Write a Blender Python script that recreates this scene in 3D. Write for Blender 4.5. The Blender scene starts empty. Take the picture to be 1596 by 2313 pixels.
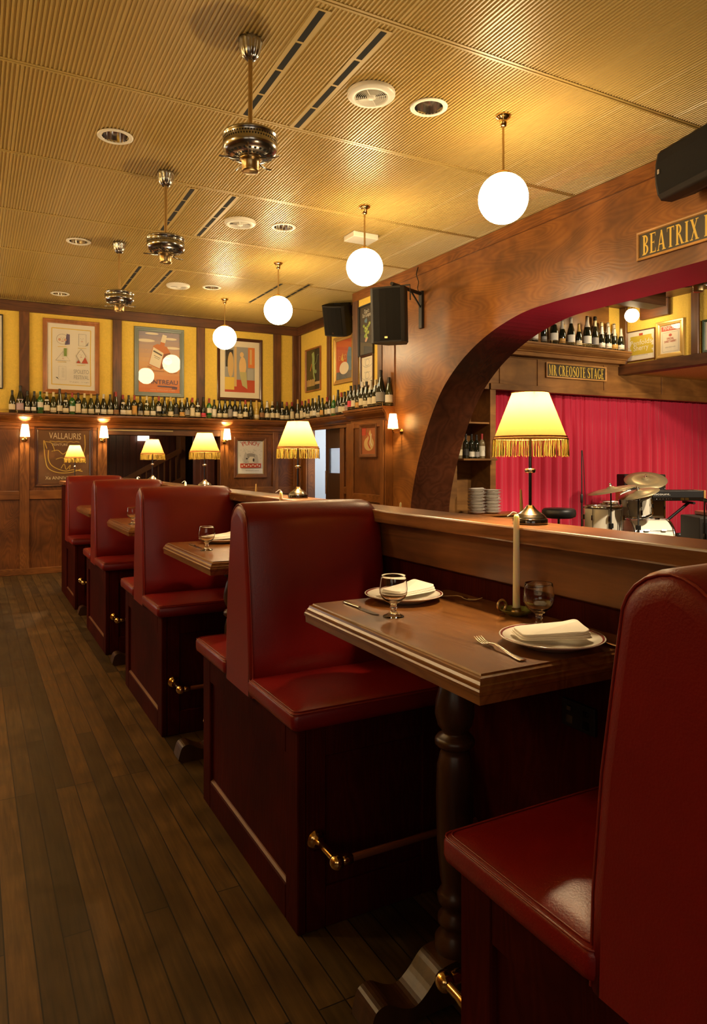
import bpy, bmesh, math, random
from mathutils import Vector, Matrix

random.seed(7)
PI = math.pi
S = bpy.context.scene
COL = S.collection

# ------------------------------------------------------------------ camera, world, exposure
YAW = math.atan2(858, 1600)
cam_d = bpy.data.cameras.new('camera')
cam_d.sensor_fit = 'HORIZONTAL'
cam_d.sensor_width = 24.0
cam_d.lens = 24.0 * 1600 / 1596
cam_d.shift_y = -(1156.5 - 1042) / 1596
cam_d.clip_start = 0.02
cam = bpy.data.objects.new('camera', cam_d)
cam.location = (0, 0, 1.5)
cam.rotation_euler = (PI / 2, 0, -YAW)
COL.objects.link(cam)
S.camera = cam

S.view_settings.view_transform = 'Standard'
S.view_settings.look = 'None'
S.view_settings.exposure = 1.2
S.view_settings.gamma = 1.0
S.view_settings.use_curve_mapping = False

w = bpy.data.worlds.new('world'); S.world = w; w.use_nodes = True
w.node_tree.nodes['Background'].inputs[0].default_value = (0.6, 0.75, 1, 1)
w.node_tree.nodes['Background'].inputs[1].default_value = 0.02

cy = S.cycles
cy.max_bounces = 8; cy.diffuse_bounces = 4; cy.glossy_bounces = 4; cy.transmission_bounces = 8
cy.transparent_max_bounces = 12
cy.sample_clamp_indirect = 3.0
cy.caustics_reflective = False; cy.caustics_refractive = True
cy.use_denoising = True

WARM = (1.0, 0.74, 0.40)
GLOBE_L = 21.0        # radiance of the opal pendant globes
LAMP_W = 18.0          # bulbs of the table lamps
SCONCE_W = 6.5        # bulbs of the wall sconces
STAGE_W = 165.0       # main one of the added stage spots

def light(name, kind, loc, energy, color, parent=None, **kw):
    d = bpy.data.lights.new(name, kind); d.energy = energy; d.color = color
    for k, v in kw.items(): setattr(d, k, v)
    o = bpy.data.objects.new(name, d); o.location = loc; COL.objects.link(o)
    if parent: o.parent = parent
    return o

def aim(o, target):
    o.rotation_euler = (Vector(target) - o.location).to_track_quat('-Z', 'Y').to_euler()

sp = light('stage_spotlight', 'SPOT', (6.4, 3.0, 3.5), STAGE_W, (1, .80, .58), spot_size=math.radians(95), spot_blend=0.8, shadow_soft_size=0.10)  # unseen spot added to light the curtain
aim(sp, (7.0, 7.2, 1.3))
sp = light('stage_spotlight', 'SPOT', (7.9, 3.4, 2.6), 115, (1, .80, .58), spot_size=math.radians(80), spot_blend=0.8, shadow_soft_size=0.10)  # second unseen spot, added for the darker end of the curtain
aim(sp, (8.6, 7.2, 1.3))
sp = light('stage_spotlight', 'SPOT', (5.6, 2.6, 3.5), 300, (1, .84, .62), spot_size=math.radians(38), spot_blend=0.6, shadow_soft_size=0.06)  # unseen spot added to brighten the drum kit
aim(sp, (6.3, 5.3, 0.9))
sp = light('stage_spotlight', 'SPOT', (5.5, 3.2, 3.45), 170, (1, .78, .50), spot_size=math.radians(34), spot_blend=0.8, shadow_soft_size=0.08)  # unseen spot added to brighten the niche and plate stacks
aim(sp, (5.5, 7.1, 1.5))
for y in (3.3, 4.5):
    sp = light('red_stage_spotlight', 'SPOT', (5.0, y, 0.55), 42, (1, .02, .08), spot_size=math.radians(44), spot_blend=0.7, shadow_soft_size=0.08)  # unseen red spots added to redden the arch soffit
    aim(sp, (4.78, y, 2.8))
sp = light('bulkhead_downlight', 'SPOT', (9.2, 6.3, 2.6), 25, WARM, spot_size=math.radians(120), spot_blend=0.8, shadow_soft_size=0.05)
aim(sp, (9.2, 6.3, 0))
sp = light('corridor_light', 'AREA', (5.3, 9.3, 2.55), 26, (.80, .9, 1), size=0.7); aim(sp, (5.3, 9.3, 0))
sp = light('hall_light', 'POINT', (2.3, 11.4, 2.3), 5, WARM, shadow_soft_size=0.1)
# warm fill added at three unseen windows, standing in for daylight
sp = light('window_daylight', 'AREA', (-1.95, 8.3, 1.7), 10, (1, .92, .80), shape='RECTANGLE', size=1.6, size_y=1.4); aim(sp, (0.6, 8.6, 0))
sp = light('window_daylight', 'AREA', (-0.25, -2.58, 2.05), 6, (1, .86, .66), shape='RECTANGLE', size=1.7, size_y=1.2); aim(sp, (-0.25, 0, 2.02))
sp = light('window_daylight', 'AREA', (-1.95, -1.0, 1.9), 3, (1, .84, .58), shape='RECTANGLE', size=1.6, size_y=1.0); aim(sp, (1.2, 2.0, 0.9))

# ------------------------------------------------------------------ mesh builder
class MB:
    def __init__(s): s.v = []; s.f = []; s.m = []; s.s = []
    def add(s, vs, fs, m=0, smooth=False):
        n = len(s.v); s.v += [tuple(p) for p in vs]
        for f in fs: s.f.append([i + n for i in f]); s.m.append(m); s.s.append(smooth)
        return s
    def box(s, x0, x1, y0, y1, z0, z1, m=0):
        vs = [(x0,y0,z0),(x1,y0,z0),(x1,y1,z0),(x0,y1,z0),(x0,y0,z1),(x1,y0,z1),(x1,y1,z1),(x0,y1,z1)]
        return s.add(vs, [(0,3,2,1),(4,5,6,7),(0,1,5,4),(1,2,6,5),(2,3,7,6),(3,0,4,7)], m)
    def obox(s, c, sx, sy, sz, rot=(0,0,0), m=0):
        from mathutils import Euler
        R = Euler(rot).to_matrix(); c = Vector(c)
        vs = [c + R @ Vector((a*sx/2, b*sy/2, d*sz/2)) for a,b,d in ((-1,-1,-1),(1,-1,-1),(1,1,-1),(-1,1,-1),(-1,-1,1),(1,-1,1),(1,1,1),(-1,1,1))]
        return s.add(vs, [(0,3,2,1),(4,5,6,7),(0,1,5,4),(1,2,6,5),(2,3,7,6),(3,0,4,7)], m)
    def prism(s, pts, axis, a, b, m=0, smooth=False, caps=True, mcap=None):
        n = len(pts)
        def P(p, t):
            return {'x': (t, p[0], p[1]), 'y': (p[0], t, p[1]), 'z': (p[0], p[1], t)}[axis]
        vs = [P(p, a) for p in pts] + [P(p, b) for p in pts]
        s.add(vs, [(i, (i+1) % n, (i+1) % n + n, i + n) for i in range(n)], m, smooth)
        if caps:
            mc = m if mcap is None else mcap
            s.add([P(p, a) for p in pts], [list(range(n))[::-1]], mc)
            s.add([P(p, b) for p in pts], [list(range(n))], mc)
        return s
    def lathe(s, prof, c=(0,0,0), seg=24, m=0, smooth=True, M=None, a0=0, a1=2*PI, caps=False):
        full = abs(a1 - a0 - 2*PI) < 1e-6
        k = seg if full else seg + 1
        vs = []
        for r, z in prof:
            for i in range(k):
                t = a0 + (a1 - a0) * i / seg
                p = Vector((r*math.cos(t), r*math.sin(t), z))
                if M is not None: p = M @ p
                vs.append((p[0]+c[0], p[1]+c[1], p[2]+c[2]))
        fs = []
        for j in range(len(prof)-1):
            for i in range(k if full else k-1):
                i2 = (i+1) % k
                fs.append((j*k+i, j*k+i2, (j+1)*k+i2, (j+1)*k+i))
        s.add(vs, fs, m, smooth)
        for j, rev in ((0, True), (len(prof)-1, False)):
            if caps and full and prof[j][0] > 1e-5:
                f = [j*k+i for i in range(k)]
                s.add([vs[q] for q in f], [list(range(k))[::-1] if rev else list(range(k))], m, False)
        return s
    def tube(s, path, r, seg=8, m=0, closed=False, caps=True):
        P = [Vector(p) for p in path]; n = len(P)
        rs = r if isinstance(r, (list, tuple)) else [r]*n
        up = Vector((0.013, 0.021, 1)).normalized(); vs = []
        prev = None
        for i in range(n):
            if closed: d = P[(i+1) % n] - P[i-1]
            else: d = P[min(i+1, n-1)] - P[max(i-1, 0)]
            d.normalize()
            if prev is None:
                u = d.cross(up)
                if u.length < 1e-3: u = d.cross(Vector((1, 0, 0)))
            else:
                u = prev - d * prev.dot(d)
            u.normalize(); prev = u.copy(); q = d.cross(u)
            for j in range(seg):
                t = 2*PI*j/seg
                vs.append(P[i] + (u*math.cos(t) + q*math.sin(t))*rs[i])
        fs = []
        for i in range(n if closed else n-1):
            i2 = (i+1) % n
            for j in range(seg):
                j2 = (j+1) % seg
                fs.append((i*seg+j, i*seg+j2, i2*seg+j2, i2*seg+j))
        s.add(vs, fs, m, True)
        if caps and not closed:
            s.add(vs[:seg], [list(range(seg))[::-1]], m); s.add(vs[-seg:], [list(range(seg))], m)
        return s
    def loft(s, rings, m=0, smooth=True, caps=True, closed_ring=True):
        k = len(rings[0]); vs = [p for r in rings for p in r]; fs = []
        for j in range(len(rings)-1):
            for i in range(k if closed_ring else k-1):
                i2 = (i+1) % k
                fs.append((j*k+i, j*k+i2, (j+1)*k+i2, (j+1)*k+i))
        s.add(vs, fs, m, smooth)
        if caps:
            s.add(rings[0], [list(range(k))[::-1]], m); s.add(rings[-1], [list(range(k))], m)
        return s
    def ball(s, c, r, seg=16, m=0, sz=1.0):
        n = seg//2
        prof = [(r*math.sin(PI*i/n) if 0 < i < n else 0.0002, -r*sz*math.cos(PI*i/n)) for i in range(n+1)]
        return s.lathe(prof, c, seg, m)
    def poly(s, pts, m=0):
        return s.add(pts, [list(range(len(pts)))], m)
    def xf(s, M):
        s.v = [tuple(M @ Vector(p)) for p in s.v]; return s
    def mesh(s, name, mats, fix=True):
        me = bpy.data.meshes.new(name)
        me.from_pydata(s.v, [], s.f)
        if not isinstance(mats, (list, tuple)): mats = [mats]
        for m in mats: me.materials.append(m)
        me.polygons.foreach_set('material_index', s.m)
        me.polygons.foreach_set('use_smooth', s.s)
        if fix:
            b = bmesh.new(); b.from_mesh(me)
            bmesh.ops.recalc_face_normals(b, faces=b.faces)
            b.to_mesh(me); b.free()
        me.update()
        return me
    def build(s, name, mats, parent=None, bevel=0, seg=2, loc=None, fix=True, weld=False):
        me = s.mesh(name, mats, fix)
        if weld:
            b = bmesh.new(); b.from_mesh(me); bmesh.ops.remove_doubles(b, verts=b.verts, dist=1e-5)
            bmesh.ops.recalc_face_normals(b, faces=b.faces); b.to_mesh(me); b.free()
        o = bpy.data.objects.new(name, me); COL.objects.link(o)
        if parent: o.parent = parent
        if loc: o.location = loc
        if bevel:
            b = o.modifiers.new('bevel', 'BEVEL'); b.width = bevel; b.segments = seg; b.limit_method = 'ANGLE'; b.angle_limit = math.radians(40)
            if seg > 1: b.harden_normals = False
        return o

def tag(o, label, cat, group=None):
    o['label'] = label; o['category'] = cat
    if group: o['group'] = group
    return o
def struct(o): o['kind'] = 'structure'; return o
def thing(name, label, cat, loc=(0,0,0), rz=0, group=None, rot=None):
    o = bpy.data.objects.new(name, None); o.empty_display_size = 0.05; COL.objects.link(o)
    o.location = loc; o.rotation_euler = rot if rot else (0, 0, rz)
    return tag(o, label, cat, group)
def dup(root, loc, rz=None, label=None, group=None):
    r = root.copy(); COL.objects.link(r); r.location = loc
    if rz is not None: r.rotation_euler = (0, 0, rz)
    if label: r['label'] = label
    if group: r['group'] = group
    for ch in root.children:
        c = ch.copy(); COL.objects.link(c); c.parent = r
        for g in ch.children:
            d = g.copy(); COL.objects.link(d); d.parent = c
    return r
ORD = ('first second third fourth fifth sixth seventh eighth ninth tenth eleventh twelfth thirteenth fourteenth fifteenth sixteenth seventeenth '
       'eighteenth nineteenth twentieth').split()
ORD += ['twenty-' + x for x in ORD[:9]] + ['thirtieth'] + ['thirty-' + x for x in ORD[:9]] + ['fortieth'] + ['forty-' + x for x in ORD[:9]] + ['fiftieth'] + ['fifty-' + x for x in ORD[:9]]

# ------------------------------------------------------------------ materials
def newmat(name):
    m = bpy.data.materials.new(name); m.use_nodes = True
    return m, m.node_tree.nodes, m.node_tree.links, m.node_tree.nodes['Principled BSDF']
def pm(name, col, rough=0.5, metal=0.0, coat=0.0, spec=0.5, var=0.0, vscale=8, bump=0.0, bscale=60, sheen=0.0, coat_rough=0.08, stretch=(1,1,1)):
    m, N, L, b = newmat(name)
    b.inputs['Base Color'].default_value = (*col, 1); b.inputs['Roughness'].default_value = rough
    b.inputs['Metallic'].default_value = metal; b.inputs['Coat Weight'].default_value = coat
    b.inputs['Coat Roughness'].default_value = coat_rough
    b.inputs['Specular IOR Level'].default_value = spec
    if sheen: b.inputs['Sheen Weight'].default_value = sheen
    if var or bump:
        tc = N.new('ShaderNodeTexCoord'); mp = N.new('ShaderNodeMapping'); mp.inputs['Scale'].default_value = stretch
        L.new(tc.outputs['Object'], mp.inputs[0])
    if var:
        n = N.new('ShaderNodeTexNoise'); n.inputs['Scale'].default_value = vscale; n.inputs['Detail'].default_value = 5
        L.new(mp.outputs[0], n.inputs['Vector'])
        mx = N.new('ShaderNodeMix'); mx.data_type = 'RGBA'
        mx.inputs[6].default_value = (*[c*(1-var) for c in col], 1); mx.inputs[7].default_value = (*[min(1, c*(1+var)) for c in col], 1)
        L.new(n.outputs[0], mx.inputs[0]); L.new(mx.outputs[2], b.inputs['Base Color'])
    if bump:
        n2 = N.new('ShaderNodeTexNoise'); n2.inputs['Scale'].default_value = bscale; n2.inputs['Detail'].default_value = 4
        L.new(mp.outputs[0], n2.inputs['Vector'])
        bp = N.new('ShaderNodeBump'); bp.inputs['Strength'].default_value = bump; bp.inputs['Distance'].default_value = 0.01
        L.new(n2.outputs[0], bp.inputs['Height']); L.new(bp.outputs[0], b.inputs['Normal'])
    return m
def wood(name, dark, light_, axis='z', scale=1.0, rough=0.36, rings=22.0, coat=0.15, stretch=10.0, blotch=0.35, spec=0.5):
    m, N, L, b = newmat(name); b.inputs['Specular IOR Level'].default_value = spec
    tc = N.new('ShaderNodeTexCoord'); mp = N.new('ShaderNodeMapping')
    sc = [scale*stretch*0.35]*3; sc['xyz'.index(axis)] = scale*0.35
    mp.inputs['Scale'].default_value = sc
    L.new(tc.outputs['Object'], mp.inputs[0])
    n1 = N.new('ShaderNodeTexNoise'); n1.inputs['Scale'].default_value = 1.6; n1.inputs['Detail'].default_value = 2; n1.inputs['Distortion'].default_value = 0.6
    L.new(mp.outputs[0], n1.inputs['Vector'])
    mu = N.new('ShaderNodeMath'); mu.operation = 'MULTIPLY'; mu.inputs[1].default_value = rings; L.new(n1.outputs[0], mu.inputs[0])
    pp = N.new('ShaderNodeMath'); pp.operation = 'PINGPONG'; pp.inputs[1].default_value = 0.5; L.new(mu.outputs[0], pp.inputs[0])
    n2 = N.new('ShaderNodeTexNoise'); n2.inputs['Scale'].default_value = 34; n2.inputs['Detail'].default_value = 7; n2.inputs['Roughness'].default_value = 0.7; L.new(mp.outputs[0], n2.inputs['Vector'])
    ad = N.new('ShaderNodeMath'); ad.operation = 'MULTIPLY_ADD'; ad.inputs[1].default_value = 1.05; L.new(pp.outputs[0], ad.inputs[0])
    m2 = N.new('ShaderNodeMath'); m2.operation = 'MULTIPLY'; m2.inputs[1].default_value = 0.6; L.new(n2.outputs[0], m2.inputs[0])
    L.new(m2.outputs[0], ad.inputs[2])
    mx = N.new('ShaderNodeMix'); mx.data_type = 'RGBA'; mx.inputs[6].default_value = (*dark, 1); mx.inputs[7].default_value = (*light_, 1)
    L.new(ad.outputs[0], mx.inputs[0])
    # large uneven stain
    n3 = N.new('ShaderNodeTexNoise'); n3.inputs['Scale'].default_value = 2.6; n3.inputs['Detail'].default_value = 3; L.new(tc.outputs['Object'], n3.inputs['Vector'])
    mr = N.new('ShaderNodeMapRange'); mr.inputs[1].default_value = 0.35; mr.inputs[2].default_value = 0.65; mr.inputs[3].default_value = 1 - blotch; mr.inputs[4].default_value = 1 + blotch*0.4
    L.new(n3.outputs[0], mr.inputs[0])
    mm = N.new('ShaderNodeMix'); mm.data_type = 'RGBA'; mm.blend_type = 'MULTIPLY'; mm.inputs[0].default_value = 1
    L.new(mx.outputs[2], mm.inputs[6]); L.new(mr.outputs[0], mm.inputs[7])
    L.new(mm.outputs[2], b.inputs['Base Color'])
    b.inputs['Roughness'].default_value = rough; b.inputs['Coat Weight'].default_value = coat; b.inputs['Coat Roughness'].default_value = 0.25
    bp = N.new('ShaderNodeBump'); bp.inputs['Strength'].default_value = 0.12; bp.inputs['Distance'].default_value = 0.004
    L.new(ad.outputs[0], bp.inputs['Height']); L.new(bp.outputs[0], b.inputs['Normal'])
    return m
def emit(name, col, strength):
    m, N, L, b = newmat(name)
    b.inputs['Base Color'].default_value = (*col, 1); b.inputs['Emission Color'].default_value = (*col, 1); b.inputs['Emission Strength'].default_value = strength
    return m
def glassm(name, col=(1,1,1), rough=0.0):
    m, N, L, b = newmat(name)
    b.inputs['Base Color'].default_value = (*col, 1); b.inputs['Transmission Weight'].default_value = 1; b.inputs['Roughness'].default_value = rough; b.inputs['IOR'].default_value = 1.45
    return m
def panem(name, tint=(1, 1, 1), refr=0.0):
    m, N, L, b = newmat(name); N.remove(b)
    out = N['Material Output']; t = N.new('ShaderNodeBsdfTransparent'); g = N.new('ShaderNodeBsdfGlossy'); g.inputs['Roughness'].default_value = 0.0
    t.inputs[0].default_value = (*tint, 1); tr_out = t.outputs[0]
    if refr:
        rf = N.new('ShaderNodeBsdfRefraction'); rf.inputs['Roughness'].default_value = 0.0; rf.inputs['IOR'].default_value = 1.4
        m3 = N.new('ShaderNodeMixShader'); m3.inputs[0].default_value = refr; L.new(t.outputs[0], m3.inputs[1]); L.new(rf.outputs[0], m3.inputs[2]); tr_out = m3.outputs[0]
    fr = N.new('ShaderNodeFresnel'); fr.inputs[0].default_value = 1.5; mx = N.new('ShaderNodeMixShader')
    ge = N.new('ShaderNodeNewGeometry'); iv = N.new('ShaderNodeMath'); iv.operation = 'SUBTRACT'; iv.inputs[0].default_value = 1.0; L.new(ge.outputs['Backfacing'], iv.inputs[1])
    fm = N.new('ShaderNodeMath'); fm.operation = 'MULTIPLY'; L.new(fr.outputs[0], fm.inputs[0]); L.new(iv.outputs[0], fm.inputs[1])
    L.new(fm.outputs[0], mx.inputs[0]); L.new(tr_out, mx.inputs[1]); L.new(g.outputs[0], mx.inputs[2]); L.new(mx.outputs[0], out.inputs[0])
    return m
def shadem(name, col, trans=0.6, weave=True):
    m, N, L, b = newmat(name); N.remove(b)
    out = N['Material Output']; d = N.new('ShaderNodeBsdfDiffuse'); t = N.new('ShaderNodeBsdfTranslucent'); mx = N.new('ShaderNodeMixShader')
    d.inputs[0].default_value = (*col, 1); t.inputs[0].default_value = (*col, 1); mx.inputs[0].default_value = trans
    if weave:
        tc = N.new('ShaderNodeTexCoord'); mp = N.new('ShaderNodeMapping'); mp.inputs['Scale'].default_value = (900, 900, 40); n = N.new('ShaderNodeTexNoise'); n.inputs['Scale'].default_value = 1
        L.new(tc.outputs['Object'], mp.inputs[0]); L.new(mp.outputs[0], n.inputs['Vector'])
        c = N.new('ShaderNodeMix'); c.data_type = 'RGBA'; c.inputs[6].default_value = (*[x*0.85 for x in col], 1); c.inputs[7].default_value = (*[min(1, x*1.1) for x in col], 1)
        L.new(n.outputs[0], c.inputs[0]); L.new(c.outputs[2], d.inputs[0]); L.new(c.outputs[2], t.inputs[0])
    L.new(d.outputs[0], mx.inputs[1]); L.new(t.outputs[0], mx.inputs[2]); L.new(mx.outputs[0], out.inputs[0])
    return m

WD = (0.125, 0.036, 0.007); WL = (0.33, 0.120, 0.025)
M = {}
M['woodz'] = wood('stained_pine_upright', WD, WL, 'z')
M['woodx'] = wood('stained_pine_across', WD, WL, 'x')
M['woody'] = wood('stained_pine_along', WD, WL, 'y')
M['ply'] = wood('stained_plywood', (0.19, 0.062, 0.011), (0.33, 0.122, 0.025), 'y', scale=0.9, rings=46, stretch=3.6, blotch=0.45, rough=0.34)
M['plyz'] = wood('stained_plywood_upright', (0.11, 0.032, 0.006), (0.25, 0.085, 0.018), 'z', scale=1.1, rings=40, stretch=4.0, blotch=0.45, rough=0.36)
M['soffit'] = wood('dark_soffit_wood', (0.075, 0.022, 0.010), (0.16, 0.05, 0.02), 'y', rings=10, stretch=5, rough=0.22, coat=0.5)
M['stagewood'] = wood('stage_wall_wood', (0.19, 0.080, 0.020), (0.36, 0.165, 0.040), 'x', rings=6, stretch=6, rough=0.45)
M['beam'] = wood('dark_timber', (0.055, 0.020, 0.008), (0.17, 0.062, 0.020), 'x', rings=7, rough=0.5)
M['beamy'] = wood('dark_timber_along', (0.055, 0.020, 0.008), (0.17, 0.062, 0.020), 'y', rings=7, rough=0.5)
M['beamz'] = wood('dark_timber_upright', (0.065, 0.024, 0.009), (0.19, 0.070, 0.022), 'z', rings=7, rough=0.5)
M['mahog'] = wood('dark_mahogany', (0.036, 0.0026, 0.0014), (0.066, 0.0060, 0.0024), 'z', rings=24, rough=0.6, coat=0.0, spec=0.06)
M['mahogx'] = wood('dark_mahogany_across', (0.045, 0.010, 0.004), (0.10, 0.024, 0.008), 'x', rings=7, rough=0.32, coat=0.3)
M['railwood'] = pm('reddish_rail_wood', (.17, .05, .02), .28, coat=.4, var=.3, vscale=10)
M['turned'] = wood('turned_dark_wood', (0.040, 0.014, 0.005), (0.085, 0.032, 0.011), 'z', rings=5, rough=0.36, coat=0.1, spec=0.4)
M['table'] = wood('varnished_table_wood', (0.15, 0.050, 0.011), (0.29, 0.112, 0.026), 'y', scale=1.4, rings=10, rough=0.26, coat=0.5, blotch=0.25)
M['cap'] = wood('ledge_cap_wood', (0.13, 0.048, 0.015), (0.33, 0.135, 0.042), 'y', scale=1.4, rings=8, rough=0.27, coat=0.4)
M['apron'] = wood('ledge_apron_wood', (0.10, 0.036, 0.011), (0.23, 0.086, 0.026), 'y', scale=1.2, rings=9, rough=0.36)
M['frame_or'] = wood('orange_frame_wood', (0.30, 0.10, 0.025), (0.48, 0.18, 0.045), 'z', rings=4)
M['frame_dk'] = pm('dark_frame_wood', (0.07, 0.022, 0.009), 0.3, coat=0.3)
M['frame_md'] = pm('brown_frame_wood', (0.17, 0.062, 0.02), 0.35, coat=0.2, var=0.3, vscale=12)
M['frame_sign'] = wood('pale_sign_frame', (0.50, 0.25, 0.07), (0.72, 0.38, 0.12), 'x', rings=4)
M['leather'] = pm('red_leather', (0.195, 0.0058, 0.0046), 0.36, coat=0.16, spec=.4, var=0.18, vscale=5, bump=0.10, bscale=220, coat_rough=0.3)
M['leather_edge'] = pm('red_leather_piping', (0.24, 0.018, 0.010), 0.32, coat=0.3, coat_rough=0.2)
M['brass'] = pm('polished_brass', (0.80, 0.52, 0.19), 0.16, metal=1)
M['brass_dull'] = pm('aged_brass', (0.50, 0.36, 0.17), 0.3, metal=1)
M['nickel'] = pm('antique_nickel', (0.42, 0.41, 0.39), 0.2, metal=1)
M['chrome'] = pm('chrome', (0.75, 0.73, 0.70), 0.12, metal=1)
M['silver'] = pm('silver_cutlery', (0.72, 0.68, 0.60), 0.2, metal=1)
M['steel_blade'] = pm('dark_steel_blade', (0.16, 0.14, 0.12), 0.25, metal=1)
M['black'] = pm('black_plastic', (0.012, 0.011, 0.010), 0.45)
M['blackgloss'] = pm('black_gloss', (0.010, 0.008, 0.007), 0.12, coat=0.6)
M['grille'] = pm('black_speaker_grille', (0.008, 0.0065, 0.005), 0.75, spec=.25, bump=0.6, bscale=700)
M['spkbody'] = pm('charcoal_speaker_shell', (0.018, 0.014, 0.010), 0.6, spec=.3, bump=0.3, bscale=400)
M['void'] = pm('black_slot', (0.004, 0.004, 0.004), 0.9)
M['white'] = pm('white_paint', (0.80, 0.76, 0.66), 0.4)
M['plate'] = pm('white_china', (0.80, 0.75, 0.66), 0.16, coat=0.5)
M['red_band'] = pm('maroon_glaze', (0.20, 0.03, 0.03), 0.2, coat=0.4)
M['napkin'] = pm('white_linen', (0.84, 0.80, 0.72), 0.9, bump=0.15, bscale=500)
M['wax'] = pm('ivory_wax', (0.93, 0.84, 0.62), 0.45)
M['wax'].node_tree.nodes['Principled BSDF'].inputs['Subsurface Weight'].default_value = 1.0
M['wax'].node_tree.nodes['Principled BSDF'].inputs['Subsurface Radius'].default_value = (0.03, 0.02, 0.01); M['wax'].node_tree.nodes['Principled BSDF'].inputs['Subsurface Scale'].default_value = 0.6
M['waxtan'] = pm('tan_wax', (0.72, 0.44, 0.14), 0.45)
M['string'] = pm('white_wick', (0.85, 0.82, 0.75), 0.8)
M['dish'] = pm('green_glazed_dish', (0.20, 0.22, 0.05), 0.16, coat=0.8, var=0.9, vscale=45)
M['glass'] = glassm('clear_glass')
M['pane'] = panem('picture_glass'); M['thinglass'] = panem('thin_goblet_glass', (.97, .97, .95)); M['stemglass'] = panem('thick_goblet_glass', (.93, .93, .90), .55)
M['plaster'] = pm('yellow_rough_plaster', (0.86, 0.60, 0.10), 0.85, var=0.12, vscale=40, bump=0.9, bscale=55)
M['goldceil'] = pm('gold_textured_ceiling', (0.70, 0.46, 0.12), 0.7, bump=1.0, bscale=45)
M['curtain'] = pm('crimson_velvet', (0.60, 0.012, 0.05), 0.8, sheen=0.4)
M['ceil'] = pm('tan_ceiling_paint', (0.42, 0.28, 0.080), 0.42, coat=0.12, coat_rough=0.3)
M['ceilrib'] = pm('tan_ceiling_rib', (0.46, 0.32, 0.098), 0.40, coat=0.15, coat_rough=0.28)
M['globe'] = emit('lit_opal_glass', WARM, GLOBE_L)
M['shade'] = shadem('ochre_silk_shade', (0.195, 0.080, 0.022), 0.5)
M['sconceshade'] = shadem('pale_pleated_shade', (0.86, 0.70, 0.45), 0.6)
M['trim'] = pm('tan_braid', (0.42, 0.19, 0.05), 0.7)
M['fringe'] = shadem('gold_silk_fringe', (0.17, 0.110, 0.018), 0.08, False)
M['bulb'] = emit('lit_bulb', WARM, 20)
M['exit'] = emit('lit_exit_sign', (1, 0.93, 0.72), 1.6)
M['greywall'] = pm('pale_grey_paint', (0.55, 0.57, 0.60), 0.6)
M['doorbrown'] = pm('dark_brown_door_paint', (0.055, 0.026, 0.012), 0.3, coat=0.2)
M['darkred'] = wood('dark_red_boards', (0.045, 0.010, 0.007), (0.10, 0.022, 0.012), 'z', rings=5)
M['paper'] = pm('cream_paper', (0.80, 0.72, 0.52), 0.6)
M['ink'] = pm('black_ink', (0.03, 0.025, 0.02), 0.6)
M['yellowpaint'] = pm('yellow_sign_paint', (0.78, 0.52, 0.06), 0.5)
M['signblack'] = pm('dark_sign_board', (0.045, 0.032, 0.015), 0.5)
def C(name, col, rough=0.55, **k):
    if name not in M: M[name] = pm(name, col, rough, **k)
    return M[name]

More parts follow.
